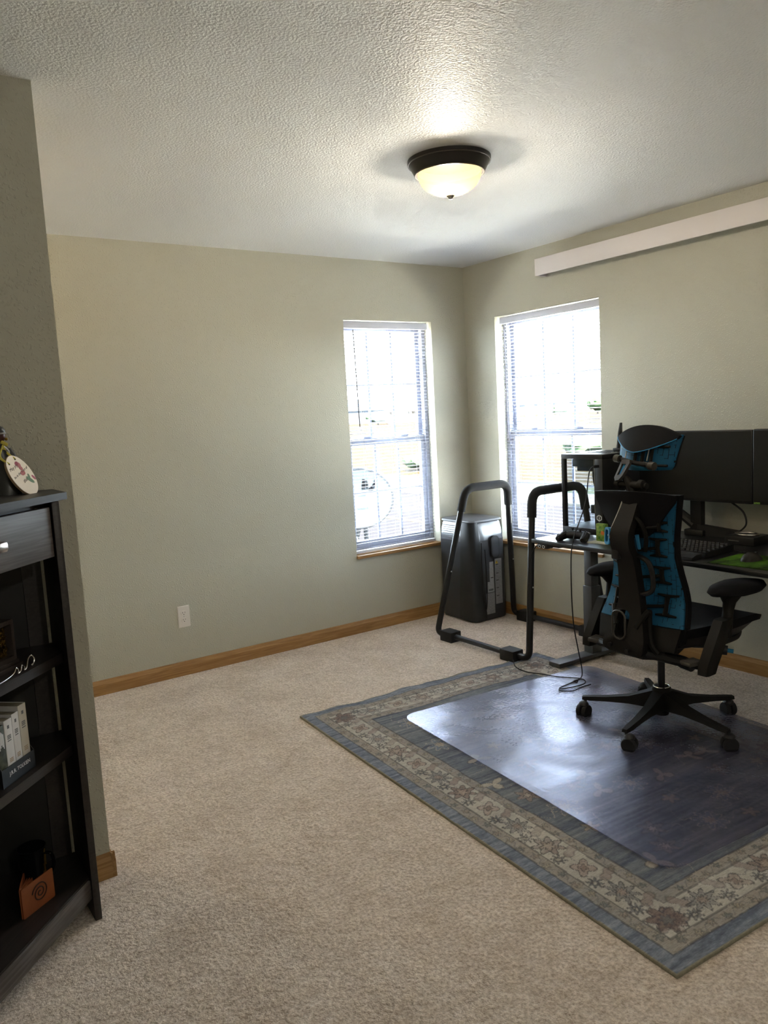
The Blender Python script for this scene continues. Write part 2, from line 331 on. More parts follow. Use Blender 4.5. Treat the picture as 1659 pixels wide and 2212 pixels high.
# ------------------------------------------------------------------ windows and blinds (local x along the wall, y outward)
def window(n, loc, rz, w, label):
    root = sroot('window_%d' % n, label, loc, rz)
    z0, z1 = SZ+.022, HZ; zm = 1.265; d = .08
    b = MB()
    for x0, x1, a0, a1 in ((0, .03, z0, z1), (w-.03, w, z0, z1), (.03, w-.03, z0, z0+.03), (.03, w-.03, z1-.03, z1)): b.box(x0, x1, d, d+.08, a0, a1, .003)
    b.build('jamb', 'vinyl', root)
    for nm, y, a0, a1, rw, rb, rt in (('lower_sash', d+.012, z0+.03, zm+.022, .038, .045, .045), ('upper_sash', d+.042, zm-.022, z1-.03, .03, .045, .035)):
        b = MB(); x0, x1 = .03, w-.03
        b.box(x0, x0+rw, y, y+.028, a0, a1, .003); b.box(x1-rw, x1, y, y+.028, a0, a1, .003)
        b.box(x0+rw, x1-rw, y, y+.028, a0, a0+rb, .003); b.box(x0+rw, x1-rw, y, y+.028, a1-rt, a1, .003)
        s = b.build(nm, 'vinyl', root); s['label'] = 'white vinyl sash'
        gx0, gx1, gz0, gz1 = x0+rw, x1-rw, a0+rb, a1-rt
        MB().box(gx0, gx1, y+.012, y+.016, gz0, gz1).build('pane', 'window_glass', s, smooth=0)
        for k in (1, 2):
            xx = gx0+(gx1-gx0)*k/3; MB().box(xx-.009, xx+.009, y+.008, y+.020, gz0, gz1, .003).build('muntin', 'vinyl', s)
        zz = (gz0+gz1)/2; MB().box(gx0, gx1, y+.009, y+.019, zz-.009, zz+.009, .003).build('muntin', 'vinyl', s)
        if nm == 'lower_sash':
            for k in (.28, .72):
                b = MB(); xx = w*k; b.box(xx-.03, xx+.03, y+.002, y+.026, a1, a1+.012, .003); b.box(xx-.012, xx+.02, y-.006, y+.01, a1+.01, a1+.02, .003)
                b.build('sash_lock', 'vinyl', s)
    b = MB(); b.box(-.006, w+.006, -.024, 0, SZ-.0, SZ+.022, .005); b.box(.0015, w-.0015, -.005, d, SZ, SZ+.022)
    b.build('sill', 'oak', root, label='oak window sill')
    return root
def blind(loc, rz, x0, x1, wand_x, wand_z, wand_m, cords, label):
    root = thing('window_blind', label, 'blind', loc, rz, 'white mini blinds in the windows')
    b = MB().box(x0, x1, .012, .048, 2.008, 2.048, .003); b.build('headrail', 'blind', root)
    zt, zb, pitch = 1.99, .572, .0222; n = int((zt-zb)/pitch)
    base = None; hw = .0125; tilt = R(-9)
    for i in range(n+1):
        z = zt-i*pitch
        if base is None:
            ring = []
            for k in range(5):
                u = -1+k*.5; ring.append((u*hw, .0022*(1-u*u)))
            top = ring; bot = [(u, v-.0007) for u, v in reversed(ring)]
            c, s_ = math.cos(tilt), math.sin(tilt); sec = [(u*c-v*s_, u*s_+v*c) for u, v in top+bot]
            base = MB().loft([[(x, u, v) for u, v in sec] for x in (x0+.004, x1-.004)]).build('slat', 'slat', root, smooth=60)
            o = base
        else:
            o = base.copy(); COL.objects.link(o); o.parent = root
        o.location = (0, .032, z)
    MB().box(x0+.003, x1-.003, .02, .045, .528, .548, .004).build('bottom_rail', 'blind', root)
    for x in cords:
        b = MB()
        for yy in (.0185, .0455): b.cyl((x, yy, .545), (x, yy, 2.01), .0006, 4)
        b.build('ladder_cord', 'cord_white', root)
    b = MB(); b.cyl((wand_x, .006, 1.995), (wand_x+.01, .004, wand_z), .0032, 6); b.build('tilt_wand', wand_m, root)
    return root
window(1, (W1[0], 0, 0), 0, W1[1]-W1[0], 'white double hung window in the left wall, satellite dish outside')
window(2, (0, W2[1], 0), -PI/2, W2[1]-W2[0], 'white double hung window in the right wall, behind the computer tower')
w1, w2 = W1[1]-W1[0], W2[1]-W2[0]
blind((W1[0], 0, 0), 0, .006, w1-.028, .075, 1.37, 'ink', (.13, w1*.5, w1-.15), 'open white mini blind in the window with the satellite dish outside')  # near-black wand colour paints in its backlit look
blind((0, W2[1], 0), -PI/2, .034, w2-.006, .085, 1.22, 'wand', (.16, w2*.5, w2-.13), 'open white mini blind in the window behind the computer tower')

# ------------------------------------------------------------------ ceiling lamp
LX, LY = -1.622, -1.80
t = thing('ceiling_light', 'lit flush-mount ceiling light with dark bronze ring and glass bowl', 'ceiling light', (LX, LY, H), 0, 'flush-mount ceiling lights')
prof = [(.168, 0), (.168, -.012), (.162, -.018), (.155, -.03), (.146, -.046), (.142, -.052), (.136, -.056), (.130, -.052), (.128, -.02), (.12, -.012)]
MB().lathe(prof, 56).build('canopy_ring', 'bronze', t)
MB().tube([(.1655*math.cos(a), .1655*math.sin(a), -.0155) for a in [2*PI*k/56 for k in range(56)]], .0022, 6, loop=True).build('bead', 'bronze_lip', t)
MB().tube([(.1395*math.cos(a), .1395*math.sin(a), -.0555) for a in [2*PI*k/56 for k in range(56)]], .003, 6, loop=True).build('bead', 'bronze_lip', t)
prof = []
for k in range(11):
    a = k/10*PI/2*.99; prof.append((.129*math.cos(a)**.85, -.05-.088*math.sin(a)))
MB().lathe(prof, 48, caps=False).build('glass_bowl', 'lamp_glass', t, smooth=80)
MB().lathe([(.001, -.012), (.1275, -.012), (.1295, -.0505), (.1265, -.0505), (.1245, -.02), (.001, -.02)], 40).build('pan', 'pan_dark', t)
MB().lathe([(.004, -.134), (.017, -.136), (.017, -.141), (.010, -.147), (.008, -.153), (.001, -.156)], 20).build('finial', 'chrome', t)
def bulbs(t, e, c=(1, .98, .94)):
    for sx in (-1, 1):
        pl = bpy.data.lights.new('bulb', 'POINT'); pl.energy = e; pl.color = c; pl.shadow_soft_size = .028
        po = bpy.data.objects.new('bulb', pl); COL.objects.link(po); po.location = (.022*sx, .014*sx, -.085); po.parent = t
fill_rear = copy_tree(t); fill_rear.location = (-2.9, -5.2, H); fill_rear['label'] = 'second flush-mount ceiling light, added out of view as fill over the rear of the room'  # made-up fill lamp behind the camera, brightens the near part of the room
fill_nook = copy_tree(t); fill_nook.location = (-3.62, -.85, H); fill_nook['label'] = 'third flush-mount ceiling light, added out of view in the nook to warm the left wall'  # unseen nook lamp, added for the warm glow at the wall's left end
bulbs(t, .95, (1, .94, .83)); bulbs(fill_rear, 1.3); bulbs(fill_nook, .5, (1, .80, .52))

# ------------------------------------------------------------------ valance, outlet
t = thing('wall_valance', 'long white boxed valance mounted high on the right wall', 'valance', (0, -1.9, 2.3))
b = MB(); b.box(-.096, -.084, -3.3, -.785, 2.243, 2.345, .002); b.box(-.084, 0, -3.3, -.785, 2.333, 2.345, .002)
b.build('board', 'valance', t, world=True)
MB().box(-.0845, 0, -.798, -.786, 2.2435, 2.334, .002).build('end_cap', 'valance', t, world=True)
t = thing('power_outlet', 'white duplex power outlet low on the left wall', 'outlet', (-2.236, 0, .345))
b = MB(); b.prism(rrect(.072, .124, .004, 2), .0, .004, basis((1, 0, 0), (0, -1, 0), (0, 0, 0))); b.prism(rrect(.066, .118, .004, 2), .004, .0062, basis((1, 0, 0), (0, -1, 0), (0, 0, 0))); b.build('cover_plate', 'plate', t)
for dz in (.0205, -.0205):
    m = basis((1, 0, 0), (0, -1, 0), (0, -.0062, dz))
    s = MB().prism([(x, max(-.0135, min(.0135, y))) for x, y in [(.0172*math.cos(a), .0172*math.sin(a)) for a in [2*PI*k/24 for k in range(24)]]], -.001, .0016, m).build('socket', 'plate', t)
    b = MB(); b.box(-.0075, -.0053, -.0082, -.0070, dz-.001, dz+.0085); b.box(.0053, .0073, -.0082, -.0070, dz, dz+.008); b.lathe([(.0026, .0010), (.0026, .0020)], 10, m @ Matrix.Translation((0, -.0075, 0))); b.build('slot', 'slot', s, smooth=0)
MB().lathe([(.003, .0055), (.003, .0075), (.001, .008)], 10, basis((1, 0, 0), (0, -1, 0), (0, 0, 0))).build('screw', 'steel', t)

# ------------------------------------------------------------------ portable air conditioner in the corner
t = thing('portable_air_conditioner', 'dark grey portable air conditioner standing in the corner between the windows', 'air conditioner', (-.21, -.215, 0))
def acring(z, x0, x1, y0, y1, r, n=5):
    return [(x, y, z) for x, y in rrect(x1-x0, y1-y0, r, n, (x0+x1)/2, (y0+y1)/2)]
# local: x -.145..+.145 (world -.355..-.065), y -.18..+.17
b = MB(); b.loft([acring(z, -.145+i, .148-i, -.182+j, .168-i, .03) for z, i, j in ((.006, .004, 0), (.016, 0, -.002), (.25, -.003, .0), (.50, -.004, .004), (.555, -.004, .006))]); b.build('body', 'ac_body', t)
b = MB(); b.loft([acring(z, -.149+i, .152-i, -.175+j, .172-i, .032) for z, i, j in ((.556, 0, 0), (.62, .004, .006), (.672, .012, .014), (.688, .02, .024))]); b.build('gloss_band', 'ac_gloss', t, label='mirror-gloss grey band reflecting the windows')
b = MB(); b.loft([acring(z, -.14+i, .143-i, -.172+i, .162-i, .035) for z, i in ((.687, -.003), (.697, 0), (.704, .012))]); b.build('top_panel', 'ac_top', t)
# curved wedge cover over the near edge
rings = []
for z, wx, wy, d in ((.012, .112, .10, .012), (.2, .102, .085, .016), (.4, .088, .065, .018), (.6, .07, .05, .016), (.69, .06, .04, .010)):
    x0, y0 = -.149-d*.6, -.182-d*.6+.012*(z/.69)
    rings.append([(x0, y0+wy+.06, z), (x0-.004, y0+.03, z), (x0+.008, y0+.008, z), (x0+.03, y0-.004, z), (x0+wx, y0, z), (x0+wx, y0+.04, z), (x0+.04, y0+.04, z), (x0+.04, y0+wy+.06, z)])
b = MB().loft(rings); b.build('corner_cover', 'ac_dark', t, smooth=50)
for i in range(7):
    z = .57+i*.0145; b = MB(); b.box(-.1535+.0009*i*1.3, -.147, -.03, .13, z, z+.004, .001); b.build('grille_bar', 'ac_body', t)
b = MB(); b.prism(rrect(.075, .155, .032, 6), .0, .014, basis((1, 0, 0), (0, -1, 0), (.045, -.18, .505))); b.build('handle_rim', 'ac_dark', t)
b = MB(); b.prism(rrect(.062, .14, .027, 6), .014, .0155, basis((1, 0, 0), (0, -1, 0), (.045, -.18, .505))); b.build('handle_dish', 'ac_body', t)
lb = basis((1, 0, 0), (0, -1, 0), (0, -.1835, 0))
def acl(nm, m, x, z, w, h): return MB().box(x-w/2, x+w/2, -.1862, -.1815, z-h/2, z+h/2).build(nm, m, t, smooth=0)
acl('specification_label', 'label_light', .012, .335, .036, .14)
acl('barcode_label', 'label_light', .002, .232, .058, .072)
acl('instruction_label', 'label', -.006, .118, .076, .145)
acl('warning_label', 'label', .074, .262, .062, .315)
bz = MB()
for k in range(9): bz.box(.003-.022+k*.0045, .0055-.022+k*.0045, -.1868, -.186, .205, .219)
bz.build('barcode', 'ink', t, smooth=0)
MB().prism([(-.013, -.011), (.013, -.011), (0, .012)], 0, .0008, basis((1, 0, 0), (0, -1, 0), (.059, -.1862, .398))).build('warning_triangle', 'warn', t, smooth=0)
b = MB(); b.box(.0575, .0605, -.1876, -.1865, .394, .404); b.box(.0575, .0605, -.1876, -.1865, .3895, .3925); b.build('exclamation_mark', 'ink', t, smooth=0)
for z in (.378, .318, .268, .215, .16): MB().box(.051, .074, -.1868, -.186, z, z+.004).build('heading_line', 'ink', t, smooth=0)
MB().box(.0, .024, -.1868, -.186, .293, .298).build('symbol_row', 'ink', t, smooth=0)
MB().tube(crom([(-.085, -.2, .55), (-.092, -.206, .35), (-.09, -.21, .2), (-.075, -.21, .09), (-.06, -.208, .14), (-.054, -.206, .3), (-.056, -.2, .5)], 6), .0035, 6).build('power_cord', 'rubber', t)
for y in (-.02,): MB().box(-.157, -.15, y-.055, y-.04, .62, .634, .001).build('icon_sticker', 'white_print', t)
for sx in (-1, 1):
    for sy in (-1, 1): MB().cyl((sx*.11-.0, sy*.13-.006, 0), (sx*.11, sy*.13-.006, .023), .016, 10).build('foot', 'rubber', t)

# ------------------------------------------------------------------ dip station
t = thing('dip_station', 'black tubular dip station with foam grips beside the desk', 'dip station', (-.40, -.85, 0))
def arcpath(P, r, n=6):
    P = [Vector(p) for p in P]; out = [P[0]]
    for i in range(1, len(P)-1):
        a = (P[i-1]-P[i]).normalized(); c = (P[i+1]-P[i]).normalized(); h = math.acos(max(-1, min(1, a.dot(c))))/2
        d = min(r/math.tan(h), (P[i-1]-P[i]).length*.49, (P[i+1]-P[i]).length*.49)
        A, C = P[i]+a*d, P[i]+c*d
        for k in range(n+1):
            u = k/n; out.append((1-u)**2*A+2*u*(1-u)*P[i]+u*u*C)
    out.append(P[-1]); return out
TR = .019; ZB = .034
for (yb, yo, yt, xf, xr, xft, xrt, zt) in ((-.545, -.455, -.60, -.735, -.055, -.575, -.215, .955), (-1.15, -1.255, -1.20, -.72, -.055, -.60, -.19, .965)):
    full = arcpath([(xf, yb, ZB), (xf, yo, ZB), (xft, yt, zt), (xrt, yt, zt), (xr, yo, ZB), (xr, yb, ZB)], .085, 8)
    MB().tube(full, TR, 14).build('side_tube', 'black_metal', t, world=True)
    P = [Vector(p) for p in ((xf, yo, ZB), (xft, yt, zt), (xrt, yt, zt), (xr, yo, ZB))]
    ga = P[1]+(P[0]-P[1])*.155; gb = P[2]+(P[3]-P[2])*.155
    MB().tube(arcpath([ga, P[1], P[2], gb], .085, 8), .0265, 16).build('foam_grip', 'foam', t, world=True)
    for a, c in ((P[0], P[1]), (P[3], P[2])):
        q = a+(c-a)*.43
        for s_ in (-1, 1):
            MB().sphere(q+Vector((0, s_*.0195, 0)), (.005, .004, .005), 8, 6).build('bolt', 'steel', t, world=True)
for x in (-.7275, -.055):
    MB().tube([(x, -.6, ZB), (x, -1.1, ZB)], TR*.9, 14).build('floor_tube', 'black_metal', t, world=True)
    for y in (-.575, -1.12):
        MB().box(x-.042, x+.042, y-.055, y+.055, .0, .066, .005).build('foot_block', 'block', t, world=True)

# ------------------------------------------------------------------ desk
DT = .722
dk = thing('standing_desk', 'black standing desk against the right wall', 'desk', (-.37, -1.31, 0), R(-2.48))
MB().box(-.346, .345, -1.64, 0, DT-.022, DT, .004).build('tabletop', 'desk_top', dk)
for y in (-.10, -1.5):
    MB().box(-.30, .27, y-.042, y+.042, .0005 if y < -1 else .011, .036, .006).build('foot', 'desk_leg', dk)
    MB().box(-.03, .045, y-.032, y+.032, .03, .42, .004).build('leg_outer', 'desk_leg', dk)
    MB().box(-.022, .037, y-.026, y+.026, .42, DT-.05, .003).build('leg_inner', 'desk_leg', dk)
    MB().box(-.27, .25, y-.03, y+.03, DT-.05, DT-.0225, .003).build('side_bracket', 'bezel', dk)
MB().box(-.02, .04, -1.47, -.13, DT-.066, DT-.03, .003).build('crossbeam', 'bezel', dk)
MB().box(-.12, .10, -1.1, -.75, DT-.075, DT-.023, .006).build('control_box', 'bezel', dk)
kp = MB().obb((-.325, -.085, DT-.034), (.05, .075, .022), bev=.005).build('keypad', 'black_plastic', dk)
for y in (-.068, -.098):
    MB().tube([(-.351, y+.009*math.cos(a), DT-.034+.007*math.sin(a)) for a in [2*PI*k/16 for k in range(16)]], .0014, 5, loop=True).build('button_ring', 'white_print', kp)

# ------------------------------------------------------------------ computer tower
t = thing('computer_tower', 'black glass-sided computer tower on the left end of the desk', 'computer', (-.30, -1.47, DT))
X0, X1, Y0, Y1, Z0, Z1 = -.50, -.12, -1.612, -1.328, DT, 1.17
b = MB(); b.box(X0, X1, Y0, Y1, Z0+.014, Z0+.048, .003); b.build('base', 'black_plastic', t, world=True)
b = MB(); b.box(X0, X1, Y0, Y1, Z1-.026, Z1, .003); b.build('top', 'desk_top', t, world=True)
for x0, x1 in ((X0, X0+.022), (X1-.022, X1)): MB().box(x0, x1, Y1-.024, Y1, Z0+.047, Z1-.025, .002).build('corner_post', 'black_plastic', t, world=True)
MB().box(X0, X1, Y0, Y0+.052, Z0+.047, Z1-.025, .002).build('side_chamber', 'black_plastic', t, world=True)
for x in (X0+.004, X1-.008): MB().box(x, x+.004, Y0+.053, Y1-.024, Z0+.049, Z1-.027).build('glass_panel', 'pc_glass', t, world=True, smooth=0)
MB().box(X0-.0008, X0+.004, Y0+.052, Y0+.055, Z0+.049, Z1-.027).build('edge_strip', 'steel', t, world=True, smooth=0)
rd = MB().box(X0+.04, X1-.05, Y0+.09, Y1-.045, 1.098, 1.143, .004).build('radiator', 'bezel', t, world=True)
MB().box(X0+.06, X1-.07, Y0+.1, Y1-.06, 1.073, 1.097, .004).build('fan_frame', 'black_plastic', rd, world=True)
for y, zz in ((-1.435, .92), (-1.495, .945)):
    MB().tube(crom([(-.36, y, 1.085), (-.36, y-.003, 1.01), (-.355, y-.03, zz+.02), (-.345, y-.07, zz), (-.34, Y0+.045, zz)], 6), .0062, 8).build('coolant_tube', 'rubber', t, world=True)
g = MB().box(X0+.05, X1-.06, Y0+.05, -1.487, .845, .892, .004).build('graphics_card', 'bezel', t, world=True)
MB().tube([(X0+.10, -1.487+.016*math.cos(a)+.0, .862+.026*math.sin(a)) for a in [2*PI*k/20 for k in range(20)]], .0022, 6, loop=True).build('cable_loop', 'rubber', g, world=True)
MB().tube(crom([(X0+.12, -1.49, .85), (X0+.13, -1.46, .81), (X0+.15, -1.49, .78), (X0+.16, -1.53, .77)], 5), .004, 6).build('power_cable', 'rubber', g, world=True)
# front mark: hexagon with a split bolt
mk = basis((0, -1, 0), (-1, 0, 0), (X0, -1.586, .832)); b = MB(); hexo = [(.0175*math.cos(R(90+60*k)), .0175*math.sin(R(90+60*k))) for k in range(6)]; hexi = [(x*.66, y*.66) for x, y in hexo]
for s_ in (1, -1):
    pts = [hexo[k] for k in ((0, 1, 2, 3) if s_ > 0 else (3, 4, 5, 0))]; ptsi = [hexi[k] for k in ((3, 2, 1, 0) if s_ > 0 else (0, 5, 4, 3))]
    pl = [(x-.0018*s_, y) for x, y in pts+ptsi]
    b.loft([[mk @ Vector((x, y, d)) for x, y in pl] for d in (0, .001)])
b.loft([[mk @ Vector((x, y, d)) for x, y in [(-.0035, -.004), (.001, .013), (.0012, .002), (.0038, .004), (-.001, -.022), (-.001, -.002)]] for d in (0, .001)])
b.build('hexagon_mark', 'white_print', t, world=True, smooth=0)
for z in (1.04, 1.02, .995): MB().cyl((X0-.001, -1.587, z), (X0+.001, -1.587, z), .0025, 8).build('port', 'ink', t, world=True)
for x in (X0+.03, X1-.03):
    for y in (Y0+.03, Y1-.03): MB().box(x-.018, x+.018, y-.012, y+.012, DT, DT+.015, .002).build('foot', 'rubber', t, world=True)
for k in range(6): MB().box(-.40+k*.035, -.385+k*.035, -1.55, -1.40, Z1-.001, Z1+.0015).build('vent_slat', 'bezel', t, world=True, smooth=0)
t = thing('wifi_antenna', 'thin black fin antenna standing on the computer tower behind the chair headrest', 'antenna', (-.24, -1.52, 1.17))
MB().box(-.27, -.21, -1.545, -1.495, 1.1715, 1.188, .004).build('base', 'black_plastic', t, world=True)
MB().loft([[(-.24+sx*w, -1.515-(z-1.185)*.12+sy*.004, z) for sx, sy in ((-1, -1), (1, -1), (1, 1), (-1, 1))] for z, w in ((1.185, .016), (1.27, .014), (1.325, .006))]).build('fin', 'black_plastic', t, world=True)

# ------------------------------------------------------------------ monitors
t = thing('main_monitor', 'wide black monitor standing on the desk behind the office chair', 'monitor', (-.16, -1.9, DT))
mx = -.20
MB().box(mx-.012, mx+.028, -2.268, -1.622, .915, 1.272, .005).build('housing', 'bezel', t, world=True)
MB().box(mx-.0135, mx-.0115, -2.262, -1.628, .93, 1.266).build('screen', 'screen', t, world=True, smooth=0)
MB().box(mx+.028, mx+.06, -1.99, -1.75, 1.0, 1.2, .01).build('rear_bulge', 'bezel', t, world=True)
MB().box(-.142, -.102, -1.95, -1.885, DT+.03, 1.12, .006).build('stand_post', 'bezel', t, world=True)
MB().loft([[(-.125+sx*.02, -1.93+0*sy, DT+.03+sy) for sx, sy in ((-1, -.03), (1, -.03), (1, .03), (-1, .03))], [(-.07+sx*.018, -2.23, DT+.0015+.011+sy) for sx, sy in ((-1, -.011), (1, -.011), (1, .011), (-1, .011))]]).build('stand_foot', 'bezel', t, world=True)
MB().tube([(-.12, -1.9, .775), (-.115, -1.82, .825), (-.11, -1.74, .87), (-.1, -1.66, .89)], [.026, .024, .02, .018], 10).build('swing_arm', 'bezel', t, world=True)
MB().box(-.16, -.09, -1.97, -1.86, DT+.0005, DT+.034, .006).build('stand_base', 'bezel', t, world=True)
t = thing('side_monitor', 'second black monitor at the right edge of the photo', 'monitor', (-.16, -2.7, DT))
MB().box(mx-.02, mx+.02, -2.88, -2.274, .917, 1.275, .005).build('housing', 'bezel', t, world=True)
MB().box(mx-.0215, mx-.0195, -2.874, -2.28, .932, 1.269).build('screen', 'screen', t, world=True, smooth=0)
MB().box(mx-.0224, mx-.0212, -2.312, -2.282, .9195, .9285).build('energy_sticker', 'card_green', t, world=True, smooth=0)
MB().box(-.16, -.12, -2.62, -2.55, DT, 1.1, .006).build('stand_post', 'bezel', t, world=True)
MB().box(-.30, -.05, -2.72, -2.45, DT, DT+.012, .004).build('stand_foot', 'bezel', t, world=True)
MB().box(-.181, -.159, -2.62, -2.55, 1.02, 1.1, .003).build('mount', 'bezel', t, world=True)

# ------------------------------------------------------------------ small things on the desk
t = thing('keyboard', 'black keyboard with wrist rest on the desk behind the chair', 'keyboard', (-.56, -2.08, DT))
b = MB(); b.loft([[(x, y, z) for x, z in ((-.655, DT+.001), (-.425, DT+.001), (-.425, DT+.034), (-.65, DT+.022))] for y in (-2.302, -1.855)]); b.build('case', 'black_plastic', t, world=True, smooth=20)
b = MB(); b.loft([[(x, y, z) for x, z in ((-.735, DT+.001), (-.66, DT+.001), (-.66, DT+.02), (-.70, DT+.021), (-.73, DT+.012))] for y in (-2.29, -1.865)]); b.build('wrist_rest', 'rubber', t, world=True)
b = MB()
for r in range(6):
    for k in range(21):
        if r == 0 and 4 < k < 10: continue
        x = -.634+r*.034; y = -2.29+k*.0206; z = DT+.024+r*.0018
        b.loft([[(x+sx*a, y+sy*a, zz) for sx, sy in ((-1, -1), (1, -1), (1, 1), (-1, 1))] for a, zz in ((.0092, z), (.0068, z+.009))])
    if r == 0: b.box(-.642, -.626, -2.19, -2.08, DT+.024, DT+.032)
k = b.build('keys', 'key', t, world=True, smooth=0); k['kind'] = 'stuff'
t = tag(MB().loft([[(x, y, z) for x, y in ((-.725, -2.36), (-.725, -2.68), (-.44, -2.68), (-.47, -2.36))] for z in (DT, DT+.003)]).build('mouse_pad', 'pad_green', smooth=0), 'dark mouse pad with bright green print under the mouse', 'mouse pad')
t = thing('computer_mouse', 'black mouse on the green mouse pad', 'mouse', (-.575, -2.475, DT+.003))
rings = []
for k in range(9):
    u = -1+k/4; w = .034*math.sqrt(max(.02, 1-u*u*.85)); h = .036*(1-max(0, u)*.55)*math.sqrt(max(.03, 1-abs(u)**3)); rings.append([(u*.062, w*math.cos(a), max(0, h*math.sin(a)) if a <= PI else 0) for a in [PI*j/8 for j in range(9)]])
MB().loft(rings).build('shell', 'chair_grey', t, smooth=70); MB().cyl((.034, -.004, .026), (.034, .004, .026), .008, 10).build('scroll_wheel', 'rubber', t)
t = thing('ring_dock', 'small black desk dock with a silver ring on top, behind the mouse', 'dock', (-.20, -2.235, DT))
MB().box(-.07, .07, -.075, .075, .0, .042, .005).build('case', 'bezel', t); MB().box(-.072, -.0695, -.0, .055, .018, .022).build('light_strip', 'steel', t, smooth=0)
MB().tube([(.04*math.cos(a), .055*math.sin(a), .046) for a in [2*PI*k/32 for k in range(32)]], .0055, 8, loop=True).build('ring', 'nickel', t, label='silver ring'); MB().lathe([(.03, .0415), (.03, .045)], 24).build('dial', 'rubber', t)
t = thing('game_controller', 'black game controller lying on the desk in front of the tower', 'controller', (-.60, -1.515, DT), R(14))
sec = [(-.075, .012, -.03, .010), (-.062, .025, -.016, .02), (-.04, .030, .0, .026), (0, .026, .008, .028), (.04, .030, .0, .026), (.062, .025, -.016, .02), (.075, .012, -.03, .010)]
MB().loft([[(cx+hx*math.cos(a), y, .026+hz*math.sin(a)*.85) for a in [2*PI*k/12 for k in range(12)]] for y, hx, cx, hz in sec]).build('body', 'black_plastic', t, smooth=60)
for sy in (-1, 1):
    MB().tube(crom([(-.01, sy*.058, .028), (-.045, sy*.068, .018), (-.078, sy*.072, .012)], 4), [.022, .022, .021, .02, .02, .019, .018, .016, .012], 10).build('grip', 'black_plastic', t)
    s = MB().cyl((-.012+.02*(sy > 0), sy*.028, .045), (-.012+.02*(sy > 0), sy*.028, .058), .006, 10).build('thumb_stick', 'black_plastic', t)
    MB().cyl((-.012+.02*(sy > 0), sy*.028, .057), (-.012+.02*(sy > 0), sy*.028, .062), .009, 12).build('stick_cap', 'rubber', s)
    MB().tube([(.03, sy*.03, .04), (.04, sy*.045, .036), (.036, sy*.062, .03)], .006, 6).build('bumper', 'ac_gloss', t)
for k in range(4):
    a = PI/2*k; MB().cyl((.01+.009*math.cos(a), -.052+.009*math.sin(a), .045), (.01+.009*math.cos(a), -.052+.009*math.sin(a), .051), .0035, 8).build('button', 'rubber', t)
t = thing('card_box', 'small green patterned box with an orange flower standing on papers beside the tower', 'box', (-.572, -1.663, DT+.004))
MB().box(-.012, .012, -.031, .031, 0, .092, .004).build('carton', 'card_green', t)
MB().prism([(r_*math.cos(a), r_*math.sin(a)) for a, r_ in [(2*PI*k/16, .014 if k % 2 else .009) for k in range(16)]], 0, .0006, basis((0, -1, 0), (-1, 0, 0), (-.0122, -.012, .045))).build('flower_print', 'orange', t, smooth=0)
for a, z, lb_ in ((8, 0, 'bottom paper sheet of the little stack under the green box'), (-6, .0013, 'middle paper sheet of the little stack under the green box'), (2, .0026, 'top paper sheet directly under the green box')):
    tag(MB().obb((-.592, -1.675, DT+.0006+z), (.085, .125, .0012), Matrix.Rotation(R(a), 4, 'Z')).build('paper_sheet', 'paper', smooth=0), lb_, 'paper', 'papers under the green box')

# ------------------------------------------------------------------ cables
cb = crom([(-.505, -1.585, 1.112), (-.55, -1.57, 1.085), (-.62, -1.595, .92), (-.745, -1.622, .754), (-.772, -1.625, .62), (-.745, -1.605, .344), (-.70, -1.595, .159), (-.67, -1.59, .055), (-.72, -1.63, .0225), (-.80, -1.65, .0225), (-.925, -1.665, .0225), (-.90, -1.69, .0225), (-.79, -1.71, .0245), (-.745, -1.65, .0245), (-.80, -1.55, .0225), (-.83, -1.46, .0225), (-.845, -1.36, .014), (-.83, -1.26, .014), (-.79, -1.20, .03)], 8)
t = thing('black_cable', 'thin black cable hanging from the tower and coiled on the chair mat', 'cable', (-.75, -1.6, 0))
MB().tube(cb, .0031, 6).build('cord', 'rubber', t, world=True)
MB().box(-.535, -.495, -1.592, -1.578, 1.10, 1.115, .003).build('plug', 'rubber', t, world=True)
MB().tube(crom([(-.80, -1.65, .024), (-.815, -1.662, .03), (-.80, -1.672, .024), (-.785, -1.66, .03)], 4, True), .0025, 5, loop=True).build('cable_tie', 'rubber', t, world=True)
MB().tube(crom([(-.925, -1.668, .0225), (-.95, -1.69, .0225), (-.91, -1.735, .0225), (-.84, -1.73, .0225), (-.77, -1.735, .0225)], 6), .0028, 6).build('loose_end', 'rubber', t, world=True)
tag(MB().tube(crom([(-.70, -1.335, DT-.024), (-.722, -1.30, DT-.09), (-.735, -1.276, .45), (-.735, -1.272, .3), (-.735, -1.272, .24)], 6), .003, 6).build('desk_cable', 'rubber'), 'short black cable dropping from the desk corner along the dip station tube', 'cable')
tag(MB().tube(crom([(-.42, -1.36, DT-.025), (-.45, -1.5, DT-.045), (-.47, -1.68, DT-.075), (-.47, -1.9, DT-.075), (-.46, -2.05, DT-.055), (-.44, -2.12, DT-.03)], 6), .004, 6).build('under_desk_cable', 'rubber'), 'black cable drooping under the desk edge', 'cable')
tag(MB().tube(crom([(-.17, -2.13, .917), (-.16, -2.19, .87), (-.155, -2.205, .81), (-.15, -2.17, .77), (-.12, -2.12, .75)], 6), .0045, 6).build('monitor_cable', 'rubber'), 'thick black cable looping down from the wide monitor', 'cable')
tag(MB().tube(crom([(-.44, -1.86, DT+.006), (-.38, -2.0, DT+.006), (-.40, -2.15, DT+.006), (-.46, -2.4, DT+.006), (-.5, -2.45, DT+.012)], 6), .003, 6).build('mouse_cable', 'rubber'), 'thin black cable lying on the desk behind the keyboard', 'cable')
tag(MB().tube(crom([(-.60, -1.44, DT+.004), (-.58, -1.36, DT+.006), (-.5, -1.322, DT+.005), (-.3, -1.319, DT+.005)], 6), .0025, 6).build('controller_cable', 'rubber'), 'thin cable trailing from the game controller along the desk end', 'cable')

